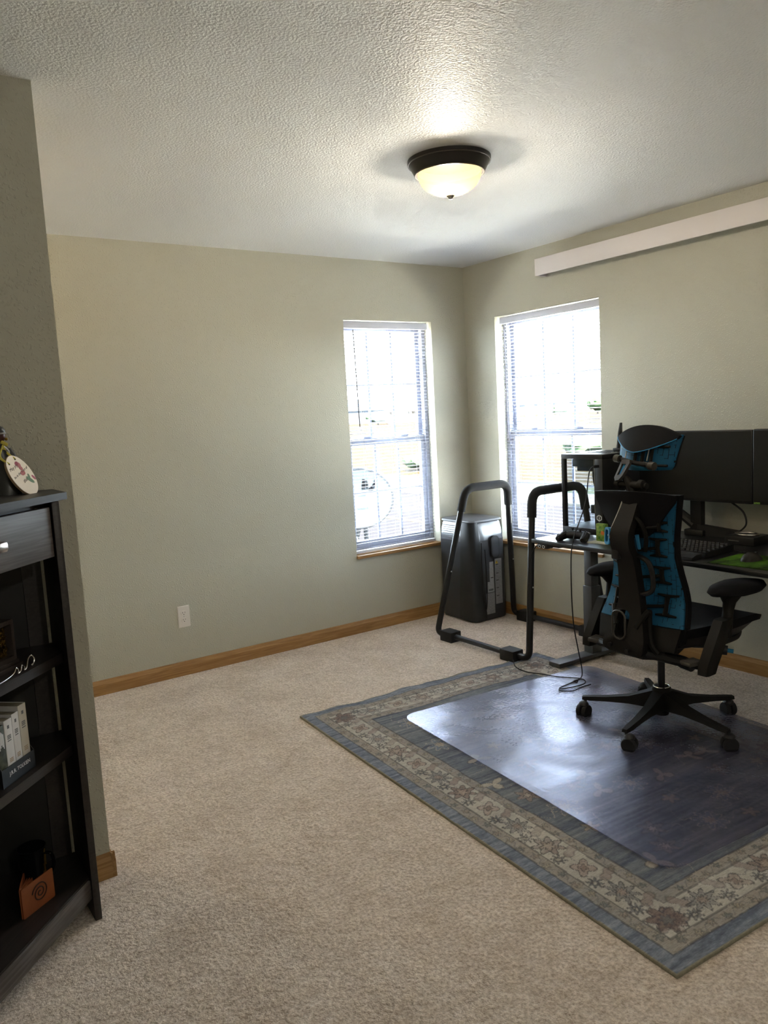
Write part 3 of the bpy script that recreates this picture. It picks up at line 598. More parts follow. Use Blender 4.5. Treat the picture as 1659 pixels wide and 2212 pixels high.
# ------------------------------------------------------------------ rug (pattern woven into a colour attribute)
RW, RL = 1.53, 2.175
def make_rug():
    rng = np.random.default_rng(5); st = .0042; nx, ny = int(RW/st)+1, int(RL/st)+1
    u = np.linspace(0, RW, nx); v = np.linspace(0, RL, ny); U, V = np.meshgrid(u, v)          # rows = v
    def blur(a, k, ax):
        ker = np.ones(k)/k; return np.apply_along_axis(lambda r: np.convolve(np.pad(r, k//2, mode='wrap'), ker, 'same')[k//2:-(k//2) or None][:len(r)], ax, a)
    streak = blur(blur(rng.random((ny, nx)), 61, 1), 3, 0); streak = (streak-streak.mean())/streak.std()
    band = np.interp(v, np.linspace(0, RL, 60), rng.normal(size=60))[:, None]
    cloud = blur(blur(rng.random((ny, nx)), 41, 1), 41, 0); cloud = (cloud-cloud.mean())/cloud.std()
    fine = blur(rng.random((ny, nx)), 5, 1); fine = (fine-fine.mean())/fine.std()
    c = lambda h: np.array(lin(h))
    e = np.minimum(np.minimum(U, RW-U), np.minimum(V, RL-V)) + .0015*cloud
    img = np.zeros((ny, nx, 3))
    def mixc(a, b, f): f = np.clip(f, 0, 1)[..., None]; return a*(1-f)+b*f
    fieldc = mixc(c('585f6e'), c('868889'), .35+.16*streak+.13*band+.08*cloud)
    outer = mixc(c('646b7b'), c('8b909a'), .4+.2*streak+.1*fine)
    guard = mixc(c('a1988d'), c('8c8a87'), .45+.15*cloud+.15*streak)
    cream = mixc(c('bab4ab'), c('a7a19a'), .45+.22*cloud+.1*fine)
    img[:] = fieldc
    for lo, hi, k in ((0, .055, outer), (.055, .10, guard), (.10, .215, cream), (.215, .255, guard)):
        m = (e >= lo) & (e < hi); img[m] = k[m]
    img[e < .006] = c('8a8574')
    dark = c('4c4b50')
    def paint(mask, col, a):
        img[mask] = img[mask]*(1-a)+col*a
    for L_ in (.055, .099, .213, .255): paint(np.abs(e-L_) < .0032, dark, .62)
    def motif(cx, cy, r, col, petals, depth=.25, a=.7, rot=0, line=dark, core=None, asp=1.0, ln=.55):
        R2 = r*1.35; i0, i1 = np.searchsorted(v, (cy-R2, cy+R2)); j0, j1 = np.searchsorted(u, (cx-R2, cx+R2))
        if i1 <= i0 or j1 <= j0: return
        x = U[i0:i1, j0:j1]-cx; y = V[i0:i1, j0:j1]-cy; ct, sn = math.cos(rot), math.sin(rot); x, y = x*ct+y*sn, (-x*sn+y*ct)/asp
        rr = np.hypot(x, y); th = np.arctan2(y, x); rad = r*(1-depth*.5+depth*.5*np.cos(petals*th))
        sub = img[i0:i1, j0:j1]; wear = a*np.clip(.8+.3*cloud[i0:i1, j0:j1]*.5, .25, 1)
        m = rr < rad; sub[m] = sub[m]*(1-wear[m][:, None])+col*wear[m][:, None]
        m = np.abs(rr-rad) < .0033; sub[m] = sub[m]*(1-ln)+line*ln
        if core is not None:
            m = rr < rad*.38; sub[m] = sub[m]*.35+core*.65
            m = np.abs(rr-rad*.42) < .0025; sub[m] = sub[m]*(1-ln)+line*ln
    def stroke(P, col, w=.003, a=.5):
        P = np.array([(p[0], p[1]) for p in crom([(x, y, 0) for x, y in P], 8)])
        for x, y in P:
            i0, i1 = np.searchsorted(v, (y-w*1.5, y+w*1.5)); j0, j1 = np.searchsorted(u, (x-w*1.5, x+w*1.5))
            if i1 <= i0 or j1 <= j0: continue
            m = np.hypot(U[i0:i1, j0:j1]-x, V[i0:i1, j0:j1]-y) < w; s = img[i0:i1, j0:j1]; s[m] = s[m]*(1-a)+col*a
    red, rose, blue, gold, crm, slate = c('7d6d69'), c('9a887e'), c('6a7480'), c('a89a84'), c('b3aa9c'), c('5d6268')
    # field: scattered blossoms and vines
    for gy in np.arange(.36, RL-.3, .19):
        for gx in np.arange(.36, RW-.3, .17):
            x, y = gx+rng.normal()*.03, gy+rng.normal()*.035; k = rng.integers(0, 4)
            if k == 0: motif(x, y, .062, blue*1.3, 8, .5, .5, line=crm, core=gold, ln=.6)
            elif k == 1: motif(x, y, .036, gold, 5, .6, .75, rot=rng.random()*6)
            elif k == 2: motif(x, y, .045, crm, 3, .8, .8, rot=rng.random()*6, asp=1.4)
            else: motif(x, y, .05, rose, 6, .5, .6, core=crm, ln=.6)
            a = rng.random()*6.28; stroke([(x, y), (x+.05*math.cos(a), y+.05*math.sin(a)), (x+.09*math.cos(a+.7), y+.09*math.sin(a+.7)), (x+.13*math.cos(a+.2), y+.13*math.sin(a+.2))], crm*.95, .0026, .5)
    # main border
    def along(n, side, t, off):
        return {0: (off, t), 1: (RW-off, t), 2: (t, off), 3: (t, RL-off)}[side]
    for side, L_ in ((0, RL), (1, RL), (2, RW), (3, RW)):
        n = int(round((L_-.32)/.155)); rot = 0 if side < 2 else PI/2
        for k in range(n+1):
            tt = .16+(L_-.32)*k/n; off = .157
            x, y = along(0, side, tt, off)
            if k % 3 == 0: motif(x, y, .055, red, 7, .42, .85, rot=rot, core=crm, ln=.75); motif(x, y, .032, rose, 5, .5, .6, rot=rot+.4, ln=.6)
            elif k % 3 == 1: motif(x, y, .048, slate, 9, .5, .55, rot=rot, core=rose, asp=1.25, ln=.75)
            else: motif(x, y, .05, rose, 4, .5, .65, rot=rot+.78, asp=.8, core=red, ln=.7)
            tm = tt+.0775
            if k < n:
                x1, y1 = along(0, side, tm, off-.03); x2, y2 = along(0, side, tm+.012, off+.034)
                motif(x1, y1, .026, slate, 8, .55, .75, core=crm, ln=.7); motif(x2, y2, .036, red, 2, .7, .55, rot=rot+.5, ln=.35)
                p = [along(0, side, tt+d, off+o_) for d, o_ in ((.02, .03), (.05, .005), (.08, .012), (.12, -.03))]; stroke(p, slate, .0024, .45)
        n2 = int(L_/.06)
        for k in range(1, n2):
            tt = L_*k/n2
            for off, r_ in ((.077, .015), (.234, .013)):
                if off*1.05 < tt < L_-off*1.05:
                    x, y = along(0, side, tt, off+.004*(-1)**k); motif(x, y, r_, (gold, rose, slate)[k % 3], 5, .5, .5, rot=k, ln=.45)
                    p = [along(0, side, tt+d, off+o_*(-1)**k) for d, o_ in ((0, 0), (.02, .012), (.04, -.008), (.06, 0))]; stroke(p, slate, .0022, .4)
    for cx in (.157, RW-.157):
        for cy in (.157, RL-.157): motif(cx, cy, .062, red, 6, .5, .7, rot=.5, core=slate)
    img *= (1+.05*fine+.04*streak)[..., None]; img = np.clip(img, .01, 1)
    # geometry: gently rippled cloth with a thickness skirt
    rip = .004*np.sin(U*9+V*3)*np.exp(-((RL-V)/.25)) + .0035*cloud*np.exp(-((RL-V)/.2)); Z = .008+np.clip(rip, -.003, .009)*(np.minimum(e/.03, 1)*.4+.6)
    wob = .008*np.sin(U*14)+.006*np.sin(U*33+1); Vw = V + wob*np.exp(-((RL-V)/.06))
    P = np.stack([U, Vw, Z], -1).reshape(-1, 3)
    idx = np.arange(nx*ny).reshape(ny, nx); q = np.stack([idx[:-1, :-1], idx[:-1, 1:], idx[1:, 1:], idx[1:, :-1]], -1).reshape(-1, 4)
    per = np.concatenate([idx[0, :-1], idx[:-1, -1], idx[-1, :0:-1], idx[:0:-1, 0]]); n0 = len(P)
    low = P[per].copy(); low[:, 2] = 0; low[:, :2] += 0; P = np.concatenate([P, low]); k = np.arange(len(per)); nk = np.roll(k, -1)
    sk = np.stack([per[k], n0+k, n0+nk, per[nk]], -1); q = np.concatenate([q, sk])
    me = bpy.data.meshes.new('rug'); me.vertices.add(len(P)); me.vertices.foreach_set('co', P.astype(np.float32).ravel())
    me.loops.add(len(q)*4); me.loops.foreach_set('vertex_index', q.astype(np.int32).ravel()); me.polygons.add(len(q)); me.polygons.foreach_set('loop_start', (np.arange(len(q))*4).astype(np.int32))
    me.update(calc_edges=True); at = me.color_attributes.new('weave', 'FLOAT_COLOR', 'POINT')
    C4 = np.ones((len(P), 4), np.float32); C4[:n0, :3] = img.reshape(-1, 3); C4[n0:, :3] = c('8a8574'); at.data.foreach_set('color', C4.ravel())
    me.materials.append(M['rug']); me.shade_smooth()
    o = bpy.data.objects.new('area_rug', me); COL.objects.link(o)
    o.location = (-2.2115, -3.2275, 0.0005); o.rotation_euler = (0, 0, R(-3.5))
    return tag(o, 'faded blue-grey oriental rug with a cream floral border on the carpet', 'rug')
make_rug()
CMA = R(-5.0)
t = tag(MB().prism(rrect(1.20, 1.56, .07, 8), 0, .0022).build('chair_mat', 'mat_vinyl', smooth=0), 'clear glossy vinyl chair mat lying on the rug under the office chair', 'chair mat')
t.location = (-1.195, -2.235, .0165); t.rotation_euler = (0, 0, CMA)

# ------------------------------------------------------------------ office chair (local +x forward, +y its left)
ch = thing('office_chair', 'black and blue high-back office chair on casters at the desk', 'chair', (-.905, -2.25, .019))
CZ = -.019
def zz(v): return v+CZ
legA = [47+72*k for k in range(5)]
for a in legA:
    A = R(a); ca, sa = math.cos(A), math.sin(A)
    def P(r, w, z): return (r*ca-w*sa, r*sa+w*ca, zz(z))
    rings = [[P(r, -w, z0), P(r, -w*.75, z1), P(r, w*.75, z1), P(r, w, z0)] for r, w, z0, z1 in ((.025, .032, .085, .168), (.06, .031, .088, .155), (.14, .024, .092, .125), (.24, .019, .088, .108), (.31, .017, .083, .101), (.348, .013, .083, .097))]
    MB().loft(rings).build('base_leg', 'chair_plastic', ch, smooth=50)
    cst = MB().cyl(P(.335, 0, .055), P(.335, 0, .09), .007, 10).build('caster', 'black_plastic', ch)
    rr = random.uniform(-.6, .6)+A+PI/2; dx, dy = math.cos(rr), math.sin(rr); c = Vector(P(.335, 0, .050)); ax = Vector((-dy, dx, 0)); c = c+Vector((dx, dy, 0))*.014
    MB().sphere(c+Vector((0, 0, .012)), (.024, .024, .016), 10, 6).build('hood', 'black_plastic', cst)
    for s_ in (-1, 1):
        q = c+ax*s_*.015; q.z = zz(.0315+.0187-.0185)
        MB().lathe([(.02, -.011), (.0285, -.010), (.0312, -.006), (.0312, .006), (.0285, .010), (.02, .011)], 20, basis(Vector((0, 0, 1)), ax, q)).build('wheel', 'rubber', cst)
MB().lathe([(.024, zz(.052)), (.030, zz(.055)), (.034, zz(.075)), (.040, zz(.085)), (.043, zz(.155)), (.040, zz(.176)), (.03, zz(.18))], 24).build('hub', 'chair_plastic', ch)
MB().tube([(.034*math.cos(a), .034*math.sin(a), zz(.182)) for a in [2*PI*k/24 for k in range(24)]], .003, 6, loop=True).build('hub_collar', 'chrome', ch)
MB().cyl((0, 0, zz(.17)), (0, 0, zz(.36)), .0155, 16).build('gas_lift', 'black_metal', ch)
b = MB(); b.loft([[(x, w*sy, zz(z)) for sy, z in ((-1, z0), (1, z0), (1, z1), (-1, z1))] for x, w, z0, z1 in ((-.24, .085, .375, .43), (-.12, .085, .345, .44), (.02, .075, .34, .44), (.14, .06, .37, .44))]); b.build('tilt_mechanism', 'black_plastic', ch)
b = MB(); b.cyl((-.10, -.10, zz(.375)), (-.115, -.185, zz(.362)), .012, 10); b.build('tilt_lever', 'black_plastic', ch)
MB().tube([(-.112, -.155, zz(.365)), (-.117, -.19, zz(.36)), (-.123, -.235, zz(.355))], [.021, .026, .024], 14).build('tilt_knob', 'black_plastic', ch)
# seat
def seatring(x, w, z, th, lift):
    out = []
    for k in range(15):
        u = -1+k/7; out.append((x, u*w, zz(z+lift*abs(u)**4)))
    for k in range(15):
        u = 1-k/7; out.append((x, u*w*.97, zz(z-th+lift*abs(u)**4*.6+.012*abs(u)**6)))
    return out
MB().loft([seatring(*a) for a in ((-.15, .20, .487, .035, .012), (-.10, .235, .488, .045, .018), (.05, .245, .484, .05, .015), (.20, .25, .489, .05, .008), (.32, .25, .492, .045, 0), (.375, .245, .478, .035, 0), (.39, .235, .463, .02, 0))]).build('seat_cushion', 'chair_black', ch, smooth=60)
MB().loft([seatring(*a) for a in ((-.14, .20, .452, .05, .02), (.05, .232, .440, .055, .02), (.22, .236, .442, .045, .02), (.36, .215, .446, .025, .01))]).build('seat_pan', 'black_plastic', ch, smooth=60)
for s_ in (-1, 1): MB().tube(crom([(-.02, s_*.17, zz(.41)), (.06, s_*.215, zz(.405)), (.2, s_*.225, zz(.408)), (.27, s_*.20, zz(.415))], 5), .014, 8).build('seat_rail', 'black_plastic', ch)
# back membrane
PROF = [(.42, -.165, .195), (.505, -.138, .208), (.55, -.118, .198), (.60, -.100, .188), (.65, -.096, .176), (.72, -.105, .160), (.79, -.120, .152), (.88, -.124, .154), (.95, -.124, .162), (1.0, -.138, .175), (1.06, -.164, .20)]
def backx(z, y, d=0):
    x, w = interp(PROF, z); return x-.022*(1-min(1, (y/w))**2)+d
def backpanel(z0, z1, d0, d1, extra=0, n=22):
    rings = []
    for k in range(n+1):
        z = z0+(z1-z0)*k/n; w = interp(PROF, z)[1]+extra
        f = [(backx(z, u*w, d0), u*w, zz(z)) for u in np.linspace(-1, 1, 11)]; r = [(backx(z, u*w, d1), u*w, zz(z)) for u in np.linspace(1, -1, 11)]
        rings.append(f+r)
    return MB().loft(rings)
backpanel(.505, 1.03, -.004, .004).build('back_membrane', 'membrane', ch, smooth=60, label='blue back membrane printed with black traces')
backpanel(.44, 1.055, .005, .034, .008).build('back_cushion', 'chair_black', ch, smooth=50)
backpanel(.41, .503, -.012, .004, -.004, 6).build('pelvic_panel', 'chair_plastic', ch, smooth=60)
# shoulder cover (V-shaped)
outer = []
for k in range(13): y = -.20+.4*k/12; outer.append((y, 1.068-.012*(abs(y)/.2)**2))
outer += [(.204, 1.03), (.196, .985), (.176, .935), (.15, .905), (.12, .895), (.085, .885), (.05, .872), (0, .868), (-.05, .872), (-.08, .895), (-.11, .935), (-.15, .985), (-.19, 1.025)]
MB().plate(outer, [], lambda y, z: (backx(z, y, -.028+.012*(abs(y)/.2)), y, zz(z)), lambda y, z: (backx(z, y, -.006), y, zz(z))).build('shoulder_cover', 'chair_black', ch, smooth=50)
# spine
SP = [(.385, -.258, .080), (.41, -.275, .100), (.46, -.258, .096), (.53, -.232, .074), (.60, -.220, .056), (.70, -.226, .046), (.79, -.243, .043), (.84, -.274, .046), (.90, -.278, .047), (.96, -.240, .042), (1.03, -.196, .036), (1.08, -.176, .033)]
SP = [tuple(v) for v in crom(SP, 6)]; zs = np.linspace(.385, 1.08, 60); outer = [(interp(SP, z)[1], z) for z in zs] + [(-interp(SP, z)[1], z) for z in reversed(zs)]
outer = [(y+.016 if False else y, z) for y, z in outer]
hole = [(y, z) for y, z in rrect(.062, .115, .026, 6, .018, .508)]
MB().plate(outer, [hole], lambda y, z: (interp(SP, z)[0]+(.9+2*min(1, max(0, (z-.55)/.15)))*y*y, y, zz(z)), lambda y, z: (interp(SP, z)[0]+.048+.4*y*y, y*.96, zz(z))).build('spine', 'chair_spine', ch, smooth=60)
b = MB(); b.tube([(-.262+.9*(.018+y)**2, .018+y, zz(.508+z)) for y, z in rrect(.066, .119, .028, 6)], .0045, 6, loop=True); b.build('spine_opening_rim', 'chair_grey', ch)
for y, z in ((.062, .415), (-.03, .405)): MB().cyl((-.277+.9*y*y, y, zz(z)), (-.26, y, zz(z)), .009, 12).build('bolt_cap', 'black_plastic', ch)
MB().tube(crom([(-.178, .034, zz(1.07)), (-.215, .041, zz(.99)), (-.262, .046, zz(.915)), (-.274, .047, zz(.875))], 5), .0028, 6).build('spine_edge_trim', 'fig_silver', ch)
ring = [(y, z) for y, z in rrect(.042, .072, .014, 5)]
hm = basis((-.35, -.94, 0), (-.9, .42, .05), (-.258, .062, zz(.882)))
MB().plate([(y*1.0, z) for y, z in ring], [[(y*.62, z*.74) for y, z in ring]], lambda y, z: hm @ Vector((y, z, -.010)), lambda y, z: hm @ Vector((y, z, .010))).build('adjust_handle', 'blue_trim', ch, smooth=40, label='bright blue loop handle')
MB().obb((-.25, .06, zz(.882)), (.012, .022, .05), bev=.003).build('handle_recess', 'black_plastic', ch); MB().sphere((-.262, .06, zz(.886)), .005, 8, 6).build('dial', 'fig_silver', ch)
MB().obb((-.245, .035, zz(.815)), (.03, .035, .06), bev=.006).build('lock_block', 'black_plastic', ch)
# rear loop handle right of the spine
MB().tube(crom([(-.20, -.03, zz(.80)), (-.205, -.085, zz(.785)), (-.20, -.105, zz(.74)), (-.19, -.10, zz(.665)), (-.195, -.06, zz(.64)), (-.20, -.03, zz(.645))], 5), .011, 8).build('support_loop', 'black_plastic', ch)
MB().tube(crom([(-.215, -.02, zz(.97)), (-.21, -.06, zz(.94)), (-.195, -.075, zz(.88)), (-.19, -.065, zz(.82))], 5), .010, 8).build('support_strut', 'chair_rib', ch)
MB().tube([(-.215, -.045, zz(.89)), (-.205, -.05, zz(.83))], [.009, .007], 8).build('adjust_screw', 'blue_trim', ch)
# ribs
for s_ in (-1, 1):
    for zt, zb, yc, hw in ((.935, .905, .105, .034), (.865, .80, .098, .036), (.745, .685, .105, .036), (.628, .552, .125, .045)):
        b = MB(); zm = (zt+zb)/2
        for z in (zt, zb):
            b.tube([(backx(z+.006*abs(q), s_*(yc+q*hw), -.012), s_*(yc+q*hw), zz(z+.004*(1 if z == zt else -1)*abs(q))) for q in (-1, -.5, 0, .5, 1)], [.004, .006, .007, .006, .004], 7)
        b.tube([(backx(zt, yc, -.014), s_*yc, zz(zt)), (backx(zm, yc, -.018), s_*yc, zz(zm)), (backx(zb, yc, -.014), s_*yc, zz(zb))], [.011, .009, .011], 7)
        b.tube([(backx(zm, yc, -.018), s_*yc, zz(zm)), (backx(zm, .03, -.05), s_*.03, zz(zm-.01))], .007, 7)
        b.build('rib', 'chair_rib', ch)
for s_ in (-1, 1): MB().tube(crom([(-.235, s_*.05, zz(.50)), (-.20, s_*.085, zz(.57)), (-.19, s_*.08, zz(.53)), (-.205, s_*.10, zz(.44)), (-.20, s_*.13, zz(.40))], 4), .013, 8).build('pelvic_strut', 'chair_rib', ch)
# headrest
def capx(y, z):
    f = (z-1.23)/.105; return -.165+.082*f+.075*(abs(y)/.15)**2*(1-.75*f)
outer = []
for k in range(21):
    y = -.152+.304*k/20; outer.append((y, 1.288+.047*(1-(abs(y)/.152)**2.2)))
for k in range(19):
    y = .146-.292*k/18; outer.append((y, 1.280-.052*(1-(abs(y)/.152)**1.6)))
MB().plate(outer, [], lambda y, z: (capx(y, z), y, zz(z)), lambda y, z: (capx(y, z)+.035, y*.97, zz(z-.004))).build('headrest_cap', 'chair_black', ch, smooth=50)
edge = [(capx(y, z)-.001, y, zz(z-.002)) for y, z in outer[20:]]
MB().tube(edge, .0022, 6).build('headrest_piping', 'blue_trim', ch)
HP = [(1.148, -.135, .115), (1.16, -.14, .130), (1.2, -.135, .138), (1.25, -.118, .145), (1.29, -.10, .15)]
def headx(z, y, d): x, w = interp(HP, z); return x+.055*(y/w)**2+d
rings = [[(headx(z, u*w, -.004), u*w, zz(z)) for u in np.linspace(-1, 1, 11)]+[(headx(z, u*w, .006), u*w, zz(z)) for u in np.linspace(1, -1, 11)] for z, w in [(z, interp(HP, z)[1]) for z in np.linspace(1.148, 1.29, 10)]]
MB().loft(rings).build('headrest_shell', 'membrane', ch, smooth=60, label='blue headrest shell')
rings = [[(headx(z, u*w, .007), u*w, zz(z)) for u in np.linspace(-1, 1, 11)]+[(headx(z, u*w, .04), u*w*.95, zz(z)) for u in np.linspace(1, -1, 11)] for z, w in [(z, interp(HP, z)[1]-.006) for z in np.linspace(1.152, 1.284, 10)]]
MB().loft(rings).build('headrest_pad', 'chair_black', ch, smooth=60)
for y in (-.06, -.025, .01): MB().tube([(headx(1.25, y, -.012), y, zz(1.255)), (headx(1.19, y, -.014), y, zz(1.185))], .008, 6).build('headrest_rib', 'chair_rib', ch)
MB().tube([(headx(1.235, -.1, -.01), -.07, zz(1.245)), (headx(1.235, -.1, -.012), -.13, zz(1.245))], .006, 6).build('headrest_rib', 'chair_rib', ch)
MB().tube([(headx(1.17, -.1, -.01), -.06, zz(1.168)), (headx(1.17, -.1, -.012), -.125, zz(1.168))], .006, 6).build('headrest_rib', 'chair_rib', ch)
MB().tube([(-.155, .085, zz(1.198)), (-.165, .02, zz(1.185)), (-.165, -.06, zz(1.175))], .010, 10).build('pivot_bar', 'chair_plastic', ch)
for y, z, r_ in ((.088, 1.2, .016), (-.052, 1.178, .011), (-.082, 1.172, .017)): MB().tube([(-.16, y+.012, zz(z)), (-.163, y-.014, zz(z-.003))], r_, 14).build('pivot_knob', 'chair_grey', ch)
for y in (.06, -.05): MB().cyl((-.15, y, zz(1.19)), (-.125, y, zz(1.262)), .0025, 6).build('guide_rod', 'fig_silver', ch)
ym = basis((-.25, -.95, .15), (-.86, .22, .45), (-.192, .035, zz(1.155)))
pl = [(-.02, .045), (.03, .04), (.034, .025), (.012, -.03), (-.004, -.048), (-.026, -.05), (-.036, -.035)]
MB().plate(pl, [[(-.012, .026), (.015, .022), (-.002, -.022), (-.022, -.026)]], lambda y, z: ym @ Vector((y, z, -.006)), lambda y, z: ym @ Vector((y, z, .006))).build('yoke', 'chair_grey', ch, smooth=30)
MB().plate([(-.012, .026), (.015, .022), (-.002, -.022), (-.022, -.026)], [], lambda y, z: ym @ Vector((y, z, -.004)), lambda y, z: ym @ Vector((y, z, -.002))).build('yoke_insert', 'blue_trim', ch, smooth=0)
MB().tube([(-.19, .062, zz(1.098)), (-.185, -.03, zz(1.092)), (-.185, -.075, zz(1.09))], [.014, .016, .013], 12).build('hinge_barrel', 'chair_plastic', ch)
for y in (.065, -.05): MB().tube([(-.19, y+.008, zz(1.097)), (-.19, y-.012, zz(1.096))], .019, 14).build('hinge_knob', 'chair_plastic', ch)
MB().tube([(-.175, .0, zz(1.06)), (-.188, .01, zz(1.1)), (-.19, .028, zz(1.125))], [.02, .018, .013], 10).build('neck', 'chair_plastic', ch)
# arms
for s_ in (1, -1):
    y = s_*.295
    arm = MB().loft([[(cx+hx*math.cos(a), y+s_*dy+hy*math.sin(a), zz(z)) for a in [2*PI*k/16 for k in range(16)]] for cx, hx, dy, hy, z in ((.02, .018, 0, .024, .46), (.025, .02, 0, .024, .52), (.035, .024, 0, .022, .57), (.045, .03, 0, .024, .60), (.05, .06, .005, .035, .628), (.05, .085, .008, .045, .645))]).build('arm_post', 'chair_plastic', ch, smooth=60)
    rings = []
    for z, k in ((.630, .5), (.642, .88), (.657, 1.0), (.674, .92), (.686, .6)):
        rings.append([(.07+(.188*math.cos(a)*(1-.0*math.sin(a)))*k*(1 if math.cos(a) > 0 else .95), y+s_*(.0+.012)+.078*math.sin(a)*k*(1-.25*max(0, -math.cos(a))), zz(z-.006*math.cos(a))) for a in [2*PI*j/28 for j in range(28)]])
    pad = MB().loft(rings).build('arm_pad', 'chair_black', ch, smooth=70)
    MB().loft([[(cx+hx*sx, y+hy*sy, zz(z)) for sx, sy in ((-1, -.8), (-.6, -1), (.6, -1), (1, -.8), (1, .8), (.6, 1), (-.6, 1), (-1, .8))] for cx, hx, hy, z in ((-.115, .034, .024, .335), (-.105, .04, .026, .37), (-.06, .042, .027, .44), (-.01, .040, .026, .52), (.0, .036, .025, .54))]).build('arm_sleeve', 'chair_plastic', ch, smooth=40)
    MB().tube(crom([(-.10, y, zz(.36)), (-.15, y-s_*.09, zz(.37)), (-.19, s_*.12, zz(.385)), (-.22, s_*.06, zz(.40))], 5), .018, 8).build('arm_bracket', 'chair_plastic', ch)
    MB().obb((-.135, y-s_*.055, zz(.375)), (.075, .06, .02), Matrix.Rotation(R(12*s_), 4, 'Z'), .007).build('arm_lever', 'chair_grey', ch)
    MB().tube([(.04, y-s_*.03, zz(.615)), (.11, y-s_*.035, zz(.628))], .007, 6).build('arm_button', 'blue_trim', ch)
MB().tube([(.02, -.215, zz(.40)), (.04, -.255, zz(.395)), (.055, -.28, zz(.392))], [.018, .022, .02], 12).build('seat_knob', 'black_plastic', ch)
MB().cyl((.056, -.28, zz(.392)), (.066, -.3, zz(.39)), .009, 8).build('knob_cap', 'blue_trim', ch)

# ------------------------------------------------------------------ corner shelf and what stands on it
bs = thing('corner_bookshelf', 'dark wood corner bookshelf with a drawer against the partition wall', 'bookshelf', (-3.6, -2.1, 0))
d2 = Vector((-1, -1, 0)).normalized(); nf = Vector((1, -1, 0)).normalized()
def shelfpoly(inset): k = inset*1.4142; return [(-3.306, -1.838), (-3.306, -2.02+k), (-3.806+.0, -2.52+k), (-3.986, -2.52+k), (-3.986, -1.838)]
for nm, ins, z0, z1 in (('shelf', .028, .779, .806), ('shelf', .028, .502, .530), ('shelf', .006, .105, .131)):
    MB().prism(shelfpoly(ins), z0, z1).build(nm, 'shelf_wood', bs, world=True, smooth=0)
MB().prism([(-3.256, -1.824), (-3.256, -2.0), (-3.80, -2.545), (-3.99, -2.545), (-3.99, -1.824)], 1.247, 1.267).build('top_board', 'shelf_wood', bs, world=True, smooth=0)
MB().box(-3.306, -3.286, -2.032, -1.838, 0, 1.246, .0015).build('side_panel', 'shelf_wood', bs, world=True)
MB().box(-3.985, -3.80, -2.54, -2.52, 0, 1.246, .0015).build('side_panel', 'shelf_wood', bs, world=True)
dm = basis(-d2, nf, (0, 0, 0))            # x along the front to the right, z out of the front
def dfr(s, out, z): return Vector((-3.306, -2.022, z)) + d2*s + nf*out
def dbox(s0, s1, o0, o1, z0, z1, bev=0): # box aligned to the diagonal front
    b = MB(); c = (dfr(s0, o0, z0)+dfr(s1, o1, z1))/2; b.obb(c, (abs(s1-s0), abs(o1-o0), abs(z1-z0)), Matrix.Rotation(R(45), 4, 'Z'), bev); return b
dbox(.0, .69, -.018, -.001, .066, .124, .001).build('bottom_rail', 'drawer_wood', bs, world=True)
dr = dbox(.012, .68, -.016, .004, 1.094, 1.232, .0015).build('drawer', 'drawer_wood', bs, world=True)
dbox(.0, .69, -.03, -.018, 1.233, 1.246).build('drawer_rail', 'shelf_wood', bs, world=True, smooth=0)
kc = dfr(.196, .004, 1.158); dbox(.30, .232, .004, .03, 1.146, 1.174, .009).build('handle', 'nickel', dr, world=True, label='brushed metal handle')
dbox(.03, .66, -.2, -.02, 1.10, 1.105).build('drawer_tray', 'shelf_back', bs, world=True, smooth=0)
for z0, z1 in ((.131, .502), (.53, .779), (.806, 1.24)):
    MB().box(-3.985, -3.366, -1.836, -1.828, z0, z1).build('back_panel', 'shelf_back', bs, world=True, smooth=0)
    MB().box(-3.368, -3.3145, -1.840, -1.826, z0, z1).build('back_stile', 'shelf_wood', bs, world=True, smooth=0)
    MB().box(-3.992, -3.984, -2.50, -1.84, z0, z1).build('back_panel', 'shelf_back', bs, world=True, smooth=0)
# oval keepsake plaque leaning on the figurine
pc = Vector((-3.353, -1.926, 1.3205)); pn = Vector((.62, -.70, .35)).normalized(); pa = Vector((.0265, .0315, .0165))
pm = basis(pa - pn*pa.dot(pn), pn, pc); rot = Matrix.Rotation(R(-4), 4, 'Z'); A_, B_ = .046, .0635
t = thing('oval_plaque', 'cream oval keepsake plaque with roses on a yellow ribbon, leaning on the shelf top', 'plaque', (-3.316, -1.93, 1.267))
el = [(A_*math.cos(2*PI*k/40), B_*math.sin(2*PI*k/40)) for k in range(40)]
MB().prism(el, -.006, 0, pm).build('edge', 'plaque_side', t, world=True); MB().prism([(x*.985, y*.985) for x, y in el], -.001, .0012, pm).build('face', 'plaque', t, world=True)
def blob(nm, m, x, y, rx, ry, a): MB().prism([(x+rx*math.cos(q)*math.cos(a)-ry*math.sin(q)*math.sin(a), y+rx*math.cos(q)*math.sin(a)+ry*math.sin(q)*math.cos(a)) for q in [2*PI*k/14 for k in range(14)]], .0010, .0015, pm).build(nm, m, t, world=True, smooth=0)
for i, (x, y, r_) in enumerate(((.010, .034, .008), (.014, .026, .009), (.013, .017, .008), (.006, .004, .009), (.012, .002, .006))): blob('rose_print', 'rose' if i != 0 else 'rose_dark', x, y, r_, r_*.8, i)
blob('leaf_print', 'leaf', .015, -.024, .006, .016, .5); blob('leaf_print', 'leaf', .019, -.015, .004, .009, -.4); blob('bud_print', 'rose_dark', .034, -.026, .004, .009, .25)
b = MB()
for s, x, y, sz in (('May joy', -.012, .031, .013), ('be in the heart of', -.0, .008, .0105), ('this', -.004, -.016, .014)): b.text(s, sz, pm @ Matrix.Translation((x, y, .0013)), .0002, .3)
b.build('lettering', 'leather_ink', t, world=True, smooth=0)
